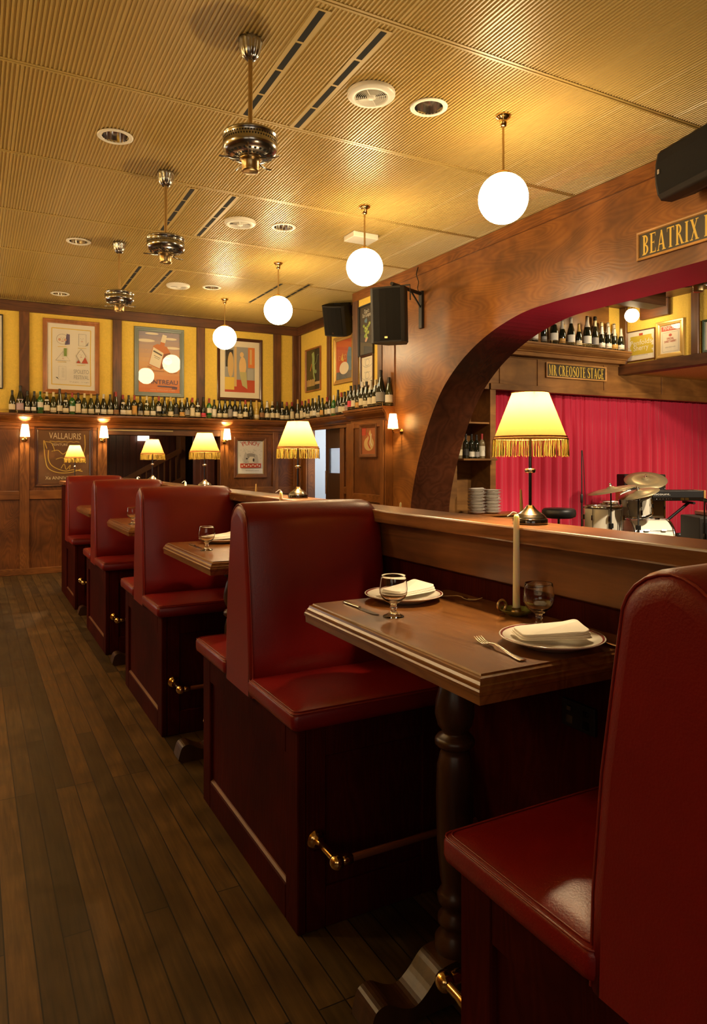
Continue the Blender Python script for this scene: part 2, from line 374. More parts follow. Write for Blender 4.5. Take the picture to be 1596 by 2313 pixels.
# boards: floor
def floor_mat():
    m, N, L, b = newmat('worn_floorboards')
    tc = N.new('ShaderNodeTexCoord'); mp = N.new('ShaderNodeMapping'); mp.inputs['Rotation'].default_value = (0, 0, PI/2)
    L.new(tc.outputs['Object'], mp.inputs[0])
    br = N.new('ShaderNodeTexBrick'); br.offset = 0.37; br.offset_frequency = 3; br.squash = 1
    br.inputs['Color1'].default_value = (0.044, 0.027, 0.008, 1); br.inputs['Color2'].default_value = (0.135, 0.070, 0.017, 1); br.inputs['Mortar'].default_value = (0.008, 0.004, 0.002, 1)
    br.inputs['Scale'].default_value = 1; br.inputs['Mortar Size'].default_value = 0.0022; br.inputs['Brick Width'].default_value = 1.75; br.inputs['Row Height'].default_value = 0.083; br.inputs['Bias'].default_value = -0.1
    L.new(mp.outputs[0], br.inputs['Vector'])
    mp2 = N.new('ShaderNodeMapping'); mp2.inputs['Scale'].default_value = (28, 1.6, 1); L.new(tc.outputs['Object'], mp2.inputs[0])
    n = N.new('ShaderNodeTexNoise'); n.inputs['Scale'].default_value = 2.2; n.inputs['Detail'].default_value = 8; n.inputs['Distortion'].default_value = 0.4; L.new(mp2.outputs[0], n.inputs['Vector'])
    n2 = N.new('ShaderNodeTexNoise'); n2.inputs['Scale'].default_value = 6; n2.inputs['Detail'].default_value = 6; L.new(tc.outputs['Object'], n2.inputs['Vector'])
    mu = N.new('ShaderNodeMath'); mu.operation = 'MULTIPLY'; L.new(n.outputs[0], mu.inputs[0]); L.new(n2.outputs[0], mu.inputs[1])
    mr = N.new('ShaderNodeMapRange'); mr.inputs[1].default_value = 0.1; mr.inputs[2].default_value = 0.4; mr.inputs[3].default_value = 0.45; mr.inputs[4].default_value = 1.5; L.new(mu.outputs[0], mr.inputs[0])
    mx = N.new('ShaderNodeMix'); mx.data_type = 'RGBA'; mx.blend_type = 'MULTIPLY'; mx.inputs[0].default_value = 1
    L.new(br.outputs['Color'], mx.inputs[6]); L.new(mr.outputs[0], mx.inputs[7]); L.new(mx.outputs[2], b.inputs['Base Color'])
    b.inputs['Roughness'].default_value = 0.42
    r2 = N.new('ShaderNodeMapRange'); r2.inputs[3].default_value = 0.30; r2.inputs[4].default_value = 0.62; L.new(n2.outputs[0], r2.inputs[0]); L.new(r2.outputs[0], b.inputs['Roughness'])
    bp = N.new('ShaderNodeBump'); bp.inputs['Strength'].default_value = 0.5; bp.inputs['Distance'].default_value = 0.003; bp.invert = True
    ad = N.new('ShaderNodeMath'); ad.operation = 'MULTIPLY_ADD'; ad.inputs[1].default_value = 0.25; L.new(n.outputs[0], ad.inputs[0]); L.new(br.outputs['Fac'], ad.inputs[2])
    L.new(ad.outputs[0], bp.inputs['Height']); L.new(bp.outputs[0], b.inputs['Normal'])
    return m
M['floor'] = floor_mat()

# ------------------------------------------------------------------ flat drawing helpers (text, serif letters, shapes)
_txt = {}
def text2d(body, h, width=None, cx=0, cy=0, shear=0.0, align='C'):
    """letters as flat polygons: returns [(verts2d, faces)] scaled to cap height h and optional total width"""
    key = (body, shear)
    if key not in _txt:
        c = bpy.data.curves.new('lettering', 'FONT'); c.body = body; c.size = 1; c.shear = shear; c.resolution_u = 3
        o = bpy.data.objects.new('lettering', c); COL.objects.link(o)
        dg = bpy.context.evaluated_depsgraph_get(); me = bpy.data.meshes.new_from_object(o.evaluated_get(dg))
        vs = [(v.co.x, v.co.y) for v in me.vertices]; fs = [list(p.vertices) for p in me.polygons]
        bpy.data.objects.remove(o); bpy.data.curves.remove(c); bpy.data.meshes.remove(me)
        _txt[key] = (vs, fs)
    vs, fs = _txt[key]
    if not vs: return [], []
    x0 = min(p[0] for p in vs); x1 = max(p[0] for p in vs)
    sy = h / 0.72; sx = (width / (x1-x0)) if width else sy
    off = {'C': cx - sx*(x0+x1)/2, 'L': cx - sx*x0}[align]
    return [(p[0]*sx + off, p[1]*sy + cy) for p in vs], fs
def ell(cx, cy, rx, ry, n=20, a0=0, a1=2*PI):
    full = abs(a1-a0-2*PI) < 1e-6
    return [(cx + rx*math.cos(a0 + (a1-a0)*i/(n if full else n-1)), cy + ry*math.sin(a0 + (a1-a0)*i/(n if full else n-1))) for i in range(n)]
def rect(x0, y0, x1, y1): return [(x0,y0),(x1,y0),(x1,y1),(x0,y1)]
def stroke(pts, wd):
    out = []
    L_, R_ = [], []
    n = len(pts)
    for i in range(n):
        a = pts[max(i-1, 0)]; b = pts[min(i+1, n-1)]; dx, dy = b[0]-a[0], b[1]-a[1]; l = math.hypot(dx, dy) or 1
        ww = wd[i] if isinstance(wd, (list, tuple)) else wd
        nx, ny = -dy/l*ww/2, dx/l*ww/2
        L_.append((pts[i][0]+nx, pts[i][1]+ny)); R_.append((pts[i][0]-nx, pts[i][1]-ny))
    for i in range(n-1): out.append([L_[i], R_[i], R_[i+1], L_[i+1]])
    return out
def ring(cx, cy, rx, ry, tx, ty, a0, a1, n=14):
    o = ell(cx, cy, rx, ry, n, a0, a1-1e-4); i = ell(cx, cy, rx-tx, ry-ty, n, a0, a1-1e-4)
    return [[o[k], o[k+1], i[k+1], i[k]] for k in range(n-1)]
def serif(ch):
    T, t, s = .17, .06, .07
    def stem(x): return [rect(x, 0, x+T, 1), rect(x-s, 0, x+T+s, .045), rect(x-s, .955, x+T+s, 1)]
    D = math.radians
    if ch == 'I': return stem(.08), .40
    if ch == 'B': return stem(.08) + ring(.2, .755, .33, .245, T*.9, t, -PI/2, PI/2) + ring(.2, .265, .37, .265, T*.95, t, -PI/2, PI/2) + [rect(.2,.0,.26,.055), rect(.2,.945,.26,1), rect(.2,.49,.28,.54)], .66
    if ch == 'E': return stem(.08) + [rect(.2,0,.55,.055), rect(.2,.945,.52,1), rect(.2,.49,.44,.54), [(.5,0),(.57,0),(.57,.22),(.55,.22)], [(.5,1),(.55,1),(.55,.8),(.53,.8)], rect(.42,.42,.44,.61)], .66
    if ch == 'A': return [[(.36,1),(.44,1),(.13,0),(.07,0)], [(.33,1),(.46,1),(.72,0),(.54,0)], rect(.2,.28,.6,.335), rect(0,0,.2,.045), rect(.46,0,.80,.045)], .84
    if ch == 'T': return [rect(.26,0,.26+T,1), rect(.19,0,.50,.045), rect(.02,.945,.67,1), [(.02,1),(.07,1),(.05,.78),(.03,.78)], [(.67,1),(.62,1),(.64,.78),(.66,.78)]], .74
    if ch == 'R': return stem(.08) + ring(.2, .74, .33, .26, T*.9, t, -PI/2, PI/2) + [rect(.2,.945,.26,1), rect(.2,.48,.28,.535), [(.27,.5),(.42,.5),(.70,0),(.52,0)], rect(.5,0,.78,.045)], .78
    if ch == 'X': return [[(.05,1),(.24,1),(.70,0),(.51,0)], [(.56,1),(.63,1),(.16,0),(.09,0)], rect(0,.955,.3,1), rect(.47,.955,.72,1), rect(0,0,.25,.045), rect(.45,0,.77,.045)], .80
    if ch == 'D': return stem(.08) + ring(.22, .5, .46, .5, T, t, -PI/2, PI/2, 18) + [rect(.2,0,.26,.055), rect(.2,.945,.26,1)], .78
    if ch == 'M': return [rect(.1,0,.16,1), rect(.68,0,.68+T,1), [(.08,1),(.26,1),(.49,.1),(.43,0)], [(.70,1),(.66,1),(.43,0),(.47,.02)], rect(.02,0,.25,.045), rect(.61,0,.92,.045), rect(.02,.955,.22,1), rect(.68,.955,.92,1)], .98
    if ch == 'O': return ring(.38, .5, .36, .51, T, t, 0, 2*PI, 28), .80
    if ch == 'C': return ring(.38, .5, .36, .51, T, t, D(48), D(312), 24) + [[(.58,.98),(.63,.98),(.63,.70),(.60,.70)], [(.58,.04),(.62,.04),(.64,.22),(.61,.22)]], .72
    if ch == 'G': return ring(.38, .5, .36, .51, T, t, D(48), D(320), 24) + [[(.58,.98),(.63,.98),(.63,.70),(.60,.70)], rect(.56,.04,.56+T*.9,.42), rect(.48,.38,.80,.425)], .84
    if ch == 'S': return stroke([(.52,.80),(.47,.92),(.33,.975),(.17,.92),(.12,.77),(.2,.63),(.36,.51),(.52,.38),(.55,.22),(.47,.07),(.31,.025),(.15,.08),(.09,.24)], [.05,.06,.06,.11,.16,.17,.17,.17,.16,.11,.06,.06,.05]) + [[(.50,.98),(.54,.98),(.54,.70),(.515,.70)], [(.07,.02),(.11,.02),(.10,.30),(.075,.30)]], .66
    return [], .30
def serif_text(body, h, width):
    polys = []; x = 0
    for ch in body:
        P_, a = serif(ch)
        polys += [[(p[0]+x, p[1]) for p in q] for q in P_]; x += a + .04
    k = width / (x - .04)
    return [[(p[0]*k, p[1]*h) for p in q] for q in polys]

class Art:
    """flat artwork in its own plane: local x across, local z up, faces -y; each layer lies a hair in front of the last"""
    def __init__(s): s.mb = MB(); s.mats = []; s.y = 0.0
    def mi(s, mat):
        if mat not in s.mats: s.mats.append(mat)
        return s.mats.index(mat)
    def step(s, d=0.0006): s.y -= d; return s
    def P(s, polys, mat, d=0.0006):
        s.step(d); i = s.mi(mat)
        if polys and not isinstance(polys[0][0], (list, tuple)): polys = [polys]
        for q in polys: s.mb.poly([(p[0], s.y, p[1]) for p in q], i)
        return s
    def T(s, body, h, cx, cy, mat, width=None, shear=0.0, rot=0.0, align='C'):
        s.step(); i = s.mi(mat); vs, fs = text2d(body, h, width, 0, 0, shear, align); c, n = math.cos(rot), math.sin(rot)
        if vs: s.mb.add([(cx + p[0]*c - p[1]*n, s.y, cy + p[0]*n + p[1]*c) for p in vs], fs, i)
        return s

FACE_BACK, FACE_RIGHT = 0.0, -PI/2      # hung on a wall that faces the camera side / on a wall that faces -X

def framed(label, loc, rz, W, H, fw, fmat, art, depth=0.028, group='framed pictures on the walls', glass=True, name='framed_poster', cat='picture', tilt=0.0, slip=None, fname='frame'):
    """loc = centre of the picture on the wall surface. art(A, w, h) draws on the visible sheet, origin at its centre."""
    t = thing(name, label, cat, loc, 0, group, rot=(0, tilt, rz))
    prof = [(0, 0), (0, .8), (.12, 1), (.45, .92), (.55, .75), (.85, .62), (1, .45), (1, 0)]
    rings = []
    for u, d in prof:
        x, z = W/2 - fw*u, H/2 - fw*u; y = -depth*d
        rings.append([(-x, y, -z), (x, y, -z), (x, y, z), (-x, y, z)])
    f = MB(); f.loft(rings, smooth=False, caps=False); f.build(fname, fmat, t)
    if slip:
        x, z = W/2-fw, H/2-fw; q = MB(); k = slip[0]
        q.loft([[(-x,-depth*.45,-z),(x,-depth*.45,-z),(x,-depth*.45,z),(-x,-depth*.45,z)], [(-x+k,-depth*.3,-z+k),(x-k,-depth*.3,-z+k),(x-k,-depth*.3,z-k),(-x+k,-depth*.3,z-k)]], smooth=False, caps=False).build('slip', slip[1], t)
    w_, h_ = W - 2*fw, H - 2*fw
    A = Art(); A.y = -depth*.12
    art(A, w_, h_)
    A.mb.build('artwork', A.mats, t, fix=False)
    if glass:
        g = MB(); y = min(A.y - 0.001, -depth*.34)
        g.poly([(-w_/2-.002, y, -h_/2-.002), (w_/2+.002, y, -h_/2-.002), (w_/2+.002, y, h_/2+.002), (-w_/2-.002, y, h_/2+.002)])
        g.build('glass_pane', M['pane'], t, fix=False)
    return t

# ================================================================== THE SETTING
CE = 3.61
YB = 10.31       # back wall surface
XR = 4.54        # far right wall surface
XA = 4.23        # arch wall surface
_tn = [0]
def trim(mb_or_box, mat, bevel=0.004, seg=1):
    _tn[0] += 1
    mb = mb_or_box if isinstance(mb_or_box, MB) else MB().box(*mb_or_box)
    return struct(mb.build('trim_%d' % _tn[0], mat, bevel=bevel, seg=seg))

struct(MB().box(-2.3, 11.0, -2.6, 13.0, -0.05, 0).build('floor', M['floor']))

# ceiling: ribbed tiles 0.4 x 1.22 m with flat joints; square holes where the downlights sit
DOWN = [(0.811, 4.784), (0.887, 7.232), (0.96, 9.60), (2.389, 3.507), (2.461, 5.922), (2.546, 8.382)]
VENT = [(2.007, 3.528), (2.069, 5.971), (2.159, 8.468)]
HH = 0.075
def ceiling():
    mb = MB()
    xs = sorted({-2.3, 4.7} | {x-HH for x, y in DOWN} | {x+HH for x, y in DOWN})
    ys = sorted({-2.6, 10.4} | {y-HH for x, y in DOWN} | {y+HH for x, y in DOWN})
    for i in range(len(xs)-1):
        for j in range(len(ys)-1):
            cx, cyy = (xs[i]+xs[i+1])/2, (ys[j]+ys[j+1])/2
            if any(abs(cx-x) < HH and abs(cyy-y) < HH for x, y in DOWN): continue
            mb.poly([(xs[i],ys[j],CE+.006),(xs[i],ys[j+1],CE+.006),(xs[i+1],ys[j+1],CE+.006),(xs[i+1],ys[j],CE+.006)], 0)
    mb.box(-2.3, 4.7, -2.6, 10.4, CE+.12, CE+.14, 0)
    yj = [2.92 + 1.22*k for k in range(-5, 7)]; yj = [-2.6] + yj + [10.31]
    xc = [0.22 + 0.397*k for k in range(-7, 12)]
    def strip(x0, x1, y0, y1, z, m):
        segs = [(y0, y1)]
        for hx, hy in DOWN:
            if x1 > hx-HH and x0 < hx+HH:
                ns = []
                for a, b in segs:
                    if hy-HH > a and hy+HH < b: ns += [(a, hy-HH), (hy+HH, b)]
                    elif hy+HH <= a or hy-HH >= b: ns.append((a, b))
                    elif hy-HH <= a: ns.append((hy+HH, b))
                    else: ns.append((a, hy-HH))
                segs = ns
        for a, b in segs:
            c = (x1-x0)*0.18
            mb.add([(x0,a,CE+.006),(x0+c,a,z),(x1-c,a,z),(x1,a,CE+.006),(x0,b,CE+.006),(x0+c,b,z),(x1-c,b,z),(x1,b,CE+.006)],
                   [(0,1,5,4),(1,2,6,5),(2,3,7,6),(0,3,2,1),(4,5,6,7)], m)
    for j in range(len(yj)-1):
        y0, y1 = yj[j]+.022, yj[j+1]-.022
        if y1 - y0 < .1: continue
        for x in xc:
            if x > 4.5: continue
            x1 = min(x + .397, 4.6)
            strip(x+.003, x+.020, y0, y1, CE, 1); 
            n = 16; a0 = x + .026; p = (.397-.046)/n
            for k in range(n):
                xx = a0 + k*p
                if xx + .013 > 4.6: break
                strip(xx, xx+.0125, y0, y1, CE, 1)
            strip(x+.379, x+.394, y0, y1, CE, 1)
    for y in yj[1:-1]:
        mb.box(-2.3, 4.6, y-.019, y-.004, CE-.001, CE+.006, 1); mb.box(-2.3, 4.6, y+.004, y+.019, CE-.001, CE+.006, 1)
    return mb.build('ceiling', [M['ceil'], M['ceilrib']], fix=False)
struct(ceiling())

# --- back wall: rough yellow plaster over timber panelling, with the opening to the stair hall
OX0, OX1, OZ = 1.634, 3.253, 1.95
b = MB()
for x0, x1, z0 in ((-2.3, OX0, 0), (OX1, 4.66, 0), (OX0, OX1, OZ)):
    if z0 < 2.0: b.box(x0, x1, YB, YB+.12, z0, 2.02, 1)
    b.box(x0, x1, YB, YB+.12, 2.02, 3.75, 0)
struct(b.build('wall_back', [M['plaster'], M['plyz']]))
for x0, x1 in ((-1.87, -1.75), (-0.65, -0.53), (0.53, 0.652), (1.711, 1.831), (2.897, 3.02), (4.106, 4.232), (4.43, 4.54)):
    trim((x0, x1, YB-.035, YB, 2.13, 3.485), M['beamz'], .006)
trim((-2.3, 4.54, YB-.045, YB, 3.475, CE), M['beam'], .006)
def shelf_profile(d):   # wine shelf with a moulded cornice below; (offset from wall, height)
    return [(0, 2.13), (-d, 2.13), (-d, 2.105), (-d+.012, 2.100), (-d+.015, 2.085), (-d+.035, 2.06), (-d+.065, 2.04), (-d+.085, 2.03), (-d+.09, 2.015), (-d+.115, 2.01), (-d+.12, 1.965), (0, 1.965)]
trim(MB().prism([(YB+u, z) for u, z in shelf_profile(.17)], 'x', -2.3, XR-.02), M['woodx'], 0)
for x0, x1 in ((-0.65, -0.53), (0.535, 0.652), (1.51, 1.634), (3.253, 3.384), (4.10, 4.19), (4.45, 4.54)):
    trim((x0, x1, YB-.03, YB, 0.07, 1.965), M['woodz'], .004)
for x0, x1 in ((-2.3, -.65), (-.53, .535), (.652, 1.51), (3.384, 4.10), (4.19, 4.45)):
    trim((x0, x1, YB-.026, YB, 0.995, 1.11), M['woodx'], .004)
    trim((x0, x1, YB-.022, YB, 1.925, 1.965), M['woodx'], .003)
for x0, x1 in ((-2.3, OX0), (OX1, 4.54)):
    struct(MB().box(x0, x1, YB-.034, YB, 0, 0.085).build('baseboard_back' if x0 < 0 else 'baseboard_back_corner', M['woodx'], bevel=.004, seg=1))
trim((OX0-.01, OX1+.01, YB-.02, YB+.14, 1.87, 1.965), M['beam'], .004)
trim((OX0, 2.55, YB-.03, YB-.005, 1.925, 1.945), M['brass_dull'], .002)

# --- stair hall behind the opening
h = MB(); h.box(0.9, 4.6, 12.6, 12.7, 0, 2.6, 0); h.box(0.8, 0.9, 10.43, 12.7, 0, 2.6, 0); h.box(4.5, 4.6, 10.7, 12.7, 0, 2.6, 0); h.box(0.9, 4.6, 10.43, 12.7, 2.5, 2.6, 1)
for k in range(30): h.box(1.0+k*.115, 1.0+k*.115+.095, 12.585, 12.6, 0, 2.5, 0)
struct(h.build('wall_hall', [M['darkred'], M['doorbrown']]))
trim((3.15, 3.24, 12.2, 12.5, 0, 2.5), M['frame_md'], .004)
d_ = MB(); d_.box(2.94, 3.27, 10.62, 10.655, 0.01, 1.95, 0); d_.box(2.96, 2.975, 10.61, 10.62, .01, 1.95, 0); d_.box(3.05, 3.06, 10.612, 10.62, 0.01, 1.95, 0); d_.box(3.15, 3.16, 10.612, 10.62, .01, 1.95, 0)
d_ = struct(d_.build('door_2', [M['darkred']], bevel=.003, seg=1))
q = MB(); q.box(-.0, .10, -.002, 0, 0, .13); q.build('poster', C('red_poster', (.42, .03, .02)), d_, loc=(3.05, 10.608, 1.81))
q = MB(); q.box(0, .035, -.002, 0, 0, .2); q.build('poster', C('red_poster', (.42, .03, .02)), d_, loc=(2.945, 10.606, 1.70))
st = thing('staircase', 'dark timber staircase with balustrade rising beyond the opening in the back wall', 'stairs', (1.9, 12.15, 0))
def zz(x): return 0.98 + (x)*0.534
MB().prism([(0, zz(0)), (1.25, zz(1.25)), (1.25, zz(1.25)+.09), (0, zz(0)+.09)], 'y', -.03, .03).build('handrail', M['frame_md'], st, bevel=.01)
MB().prism([(0, zz(0)-.62), (1.25, zz(1.25)-.62), (1.25, zz(1.25)-.42), (0, zz(0)-.42)], 'y', -.02, .02).build('stringer', M['frame_md'], st)
for k in range(12):
    x = .06 + k*.1
    MB().box(x-.013, x+.013, -.013, .013, zz(x)-.44, zz(x)+.01).build('baluster', M['frame_md'], st)
for k in range(9):
    x = k*.14
    MB().box(x, x+.16, .02, .42, max(.02, zz(x)-.75), max(.05, zz(x)-.72)).build('tread', M['frame_md'], st)
MB().box(-.04, .05, -.045, .045, 0, 1.12).build('newel_post', M['frame_md'], st, bevel=.005)
ex = MB(); ex.box(-.093, .093, -.03, .03, -.042, .042)
ex = ex.build('exit_sign', M['exit'], bevel=.004, loc=(2.59, 12.52, 1.897)); tag(ex, 'glowing white exit sign box high in the dark stair hall', 'sign')
br = MB(); br.box(-.01, .01, 0, .05, -.01, .01).build('bracket', M['black'], ex, loc=(0, .025, 0))

# --- far right wall with the kitchen doorway
DY0, DY1, DZ = 8.82, 9.95, 1.985
b = MB()
for y0, y1, z0 in ((7.5, DY0, 0), (DY1, YB, 0), (DY0, DY1, DZ)):
    if z0 < 2: b.box(XR, XR+.12, y0, y1, z0, 2.02, 1)
    b.box(XR, XR+.12, y0, y1, 2.02, 3.75, 0)
struct(b.build('wall_right_far', [M['plaster'], M['plyz']]))
trim((XR-.045, XR, 7.88, YB-.045, 3.475, CE), M['beamy'], .006)
for y0, y1 in ((9.126, 9.227), (YB-.11, YB-.035)):
    trim((XR-.035, XR, y0, y1, 2.13, 3.475), M['beamz'], .006)
trim(MB().prism([(XR+u, z) for u, z in shelf_profile(.17)], 'y', 7.86, YB-.02), M['woody'], 0)
for y0, y1 in ((8.70, 8.82), (8.28, 8.38), (9.96, 10.06), (10.17, 10.27)):
    trim((XR-.03, XR, y0, y1, 0, 1.965), M['woodz'], .004)
trim((XR-.028, XR, 7.88, 8.70, 1.05, 1.15), M['woody'], .004)
trim((XR-.026, XR, DY0, DY1, 1.985, 2.0), M['woody'], .002)
# corridor beyond
c_ = MB(); c_.box(6.3, 6.4, 8.2, 10.7, 0, 2.7, 0); c_.box(4.66, 6.4, 10.6, 10.7, 0, 2.7, 0); c_.box(4.66, 6.4, 8.1, 8.2, 0, 2.7, 0); c_.box(4.66, 6.4, 8.2, 10.7, 2.65, 2.75, 1)
struct(c_.build('wall_corridor', [M['greywall'], M['white']]))
dm = MB(); X0, X1 = 4.585, 4.625; ya, yb = 8.83, 9.42; wa, wb, za, zb = 8.90, 9.31, 1.33, 1.69
dm.box(X0, X1, ya, wa, .01, 1.975); dm.box(X0, X1, wb, yb, .01, 1.975); dm.box(X0, X1, wa, wb, .01, za); dm.box(X0, X1, wa, wb, zb, 1.975)
dr = struct(dm.build('door_1', M['doorbrown'], bevel=.002, seg=1))
MB().box(4.602, 4.608, wa-.005, wb+.005, za-.005, zb+.005).build('vision_panel', glassm('frosted_glass', (.95, .97, 1), .35), dr)
MB().box(4.575, 4.586, 9.375, 9.415, 1.02, 1.36).build('push_plate', M['brass'], dr, bevel=.002)

# --- arch wall between the two rooms
def spline(P, n=6):
    out = []
    for i in range(len(P)-1):
        p0 = P[max(i-1, 0)]; p1 = P[i]; p2 = P[i+1]; p3 = P[min(i+2, len(P)-1)]
        for k in range(n):
            t = k/n
            out.append(tuple(.5*((2*p1[q]) + (-p0[q]+p2[q])*t + (2*p0[q]-5*p1[q]+4*p2[q]-p3[q])*t*t + (-p0[q]+3*p1[q]-3*p2[q]+p3[q])*t**3) for q in range(len(p1))))
    out.append(tuple(P[-1])); return out
half = spline([(6.60, .55), (6.56, .995), (6.48, 1.31), (6.345, 1.64), (6.17, 1.965), (5.965, 2.235), (5.72, 2.44), (5.46, 2.59), (5.186, 2.70), (4.9, 2.775), (4.64, 2.812), (4.3, 2.82)], 4)
YM = 3.0
arch = [(6.60, 0)] + half + [(2*YM-y, z) for y, z in reversed(half)] + [(2*YM-6.60, 0)]
b = MB(); pts = [(-2.6, 0), (-2.6, 3.75), (7.88, 3.75), (7.88, 0)] + arch
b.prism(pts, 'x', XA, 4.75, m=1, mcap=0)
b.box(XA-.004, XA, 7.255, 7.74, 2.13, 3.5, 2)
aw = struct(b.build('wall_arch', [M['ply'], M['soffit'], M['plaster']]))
trim((XA-.022, XA, -2.6, 7.88, 3.50, CE), M['woody'], .003)
for y0, y1 in ((7.74, 7.88), (7.152, 7.255)):
    trim((XA-.022, XA, y0, y1, 2.13, 3.50), M['beamz'], .005)
trim((XA-.012, XA, 6.885, 7.152, 2.13, 3.50), M['woodz'], .003)
# panelled pier below, carrying the end of the wine shelf
XP = 4.13
p = MB(); p.box(XP, XA, 6.955, 7.88, 0, 1.97, 0)
struct(p.build('wall_pier', [M['plyz']]))
for y0, y1 in ((6.955, 7.035), (7.68, 7.86)):
    trim((XP-.018, XP, y0, y1, 0, 1.97), M['woodz'], .004)
for z0, z1 in ((0, .09), (1.02, 1.11), (1.90, 1.97)):
    trim((XP-.015, XP, 7.035, 7.68, z0, z1), M['woody'], .003)
trim((XP, XA, 6.935, 6.955, 0, 1.97), M['woodz'], .003)
sp_ = MB(); prof = [(XP+.02+u, z) for u, z in shelf_profile(.08)]; prof[0] = (XA, 2.13); prof[-1] = (XA, 1.965)
sp_.prism(prof, 'y', 6.93, 7.88)
e = [(6.955-.02+u*.5, z) for u, z in shelf_profile(.08)]
sp_.prism([(XA, 2.13), (4.07, 2.13), (4.07, 2.105), (4.09, 2.09), (4.12, 2.04), (4.13, 1.965), (XA, 1.965)], 'y', 6.895, 6.935)
trim(sp_, M['woody'], 0)

# --- unseen sides of the dining room: street wall with two added windows, wall behind the camera with a third
b = MB()
WY = [(-1.8, -.2), (7.5, 9.1)]
ycuts = [-2.6, -1.8, -.2, 7.5, 9.1, 10.43]
for i in range(5):
    y0, y1 = ycuts[i], ycuts[i+1]
    if (y0, y1) in WY: b.box(-2.3, -2.2, y0, y1, 0, 1.0, 1); b.box(-2.3, -2.2, y0, y1, 2.4, 3.75, 0)
    else: b.box(-2.3, -2.2, y0, y1, 0, 2.0, 1); b.box(-2.3, -2.2, y0, y1, 2.0, 3.75, 0)
struct(b.build('wall_left', [M['plaster'], M['plyz']]))
for n, (y0, y1) in enumerate(WY):
    f = MB(); f.box(-2.28, -2.2, y0, y0+.05, 1, 2.4); f.box(-2.28, -2.2, y1-.05, y1, 1, 2.4); f.box(-2.28, -2.2, y0, y1, 1, 1.05); f.box(-2.28, -2.2, y0, y1, 2.35, 2.4); f.box(-2.27, -2.21, y0, y1, 1.68, 1.72)
    struct(f.build('window_%d' % (n+1), M['woodz']))
b = MB()
for x0, x1, z0, z1 in ((-2.3, -1.15, 0, 3.75), (.65, XA, 0, 3.75), (-1.15, .65, 0, 1.4), (-1.15, .65, 2.7, 3.75)):
    if z0 < 2: b.box(x0, x1, -2.7, -2.6, z0, min(z1, 2.0), 1)
    if z1 > 2: b.box(x0, x1, -2.7, -2.6, max(z0, 2.0), z1, 0)
f = MB(); f.box(-1.15, -1.10, -2.68, -2.6, 1.4, 2.7); f.box(.60, .65, -2.68, -2.6, 1.4, 2.7); f.box(-1.15, .65, -2.68, -2.6, 1.4, 1.45); f.box(-1.15, .65, -2.68, -2.6, 2.65, 2.7); f.box(-.27, -.23, -2.67, -2.61, 1.4, 2.7)
struct(f.build('window_3', M['woodz']))
struct(b.build('wall_front', [M['plaster'], M['plyz']]))

# --- stage room
YS = 7.2
b = MB()
b.box(4.75, 5.33, YS, YS+.1, 0, 3.75, 0)                        # left of the niche
b.box(5.33, 5.84, YS+.38, YS+.45, 0, 2.5, 0); b.box(5.33, 5.84, YS, YS+.45, 1.98, 2.0, 0)
b.box(5.33, 10.9, YS, YS+.1, 2.43, 3.75, 0)
b.box(5.84, 5.93, YS-.02, YS+.75, 0, 2.5, 0)
b.box(5.33, 5.345, YS+.1, YS+.45, 0, 2.5, 0)
b.box(5.93, 10.9, YS+.72, YS+.8, 0, 2.6, 0)
b.box(5.93, 10.9, YS+.1, YS+.8, 2.55, 2.6, 0)
struct(b.build('wall_stage', [M['stagewood']]))
b = MB(); b.box(10.8, 10.9, -2.6, 7.9, 0, 3.75, 0); b.box(4.75, 10.9, -2.7, -2.6, 0, 3.75, 0)
struct(b.build('wall_stage_side', [M['plaster']]))
struct(MB().box(4.75, 8.3, -2.6, YS+.1, 3.70, 3.76).build('ceiling_stage', M['beamy']))
struct(MB().box(8.26, 10.9, -2.6, YS+.1, 2.765, 2.80).build('ceiling_alcove', M['goldceil']))
struct(MB().box(8.25, 8.35, -2.6, YS, 2.78, 3.75).build('wall_bulkhead', M['plaster']))
trim((8.19, 8.36, -2.6, YS, 2.74, 2.885), M['beamy'], .006)
trim((8.21, 8.25, 7.08, YS, 2.885, 3.70), M['beamz'], .006)
trim((8.21, 8.25, 5.935, 6.045, 2.885, 3.70), M['beamz'], .006)
trim((8.19, 8.25, 6.37, 6.83, 3.47, 3.70), M['beamy'], .006)
trim((6.62, 7.62, 5.95, 6.2, 3.44, 3.70), M['beam'], .006)
trim((7.0, 7.12, 4.4, 6.9, 3.52, 3.70), M['beamy'], .006)
for x0, x1 in ((6.0, 6.08), (6.646, 6.725), (7.89, 7.97), (9.1, 9.18)):
    trim((x0, x1, YS-.016, YS, 2.506, 2.86), M['stagewood'], .003)
trim((5.84, 10.8, YS-.035, YS, 2.425, 2.506), M['stagewood'], .004)
trim((5.84, 10.8, YS-.016, YS, 2.86, 2.93), M['stagewood'], .003)
trim(MB().prism([(YS+u, z+.92) for u, z in shelf_profile(.24)], 'x', 4.76, 8.20), M['stagewood'], 0)
trim((8.0, 8.21, YS-.004, YS, 3.05, 3.70), M['plaster'], 0)

# raised stage
struct(MB().box(5.2, 10.8, 3.4, 6.84, 0, 0.40).build('floor_stage', M['doorbrown']))

# niche shelf and plate counter beside the curtain
trim((5.33, 5.86, 7.06, 7.55, 1.51, 1.535), M['stagewood'])
ct = thing('counter', 'wooden serving counter with plate stacks below the niche beside the red curtain', 'counter', (5.7, 7.0, 0))
MB().box(-.42, .42, -.14, .165, 0, .825).build('body', M['stagewood'], ct)
MB().box(-.45, .45, -.17, .17, .825, .852).build('worktop', M['woodx'], ct, bevel=.006)

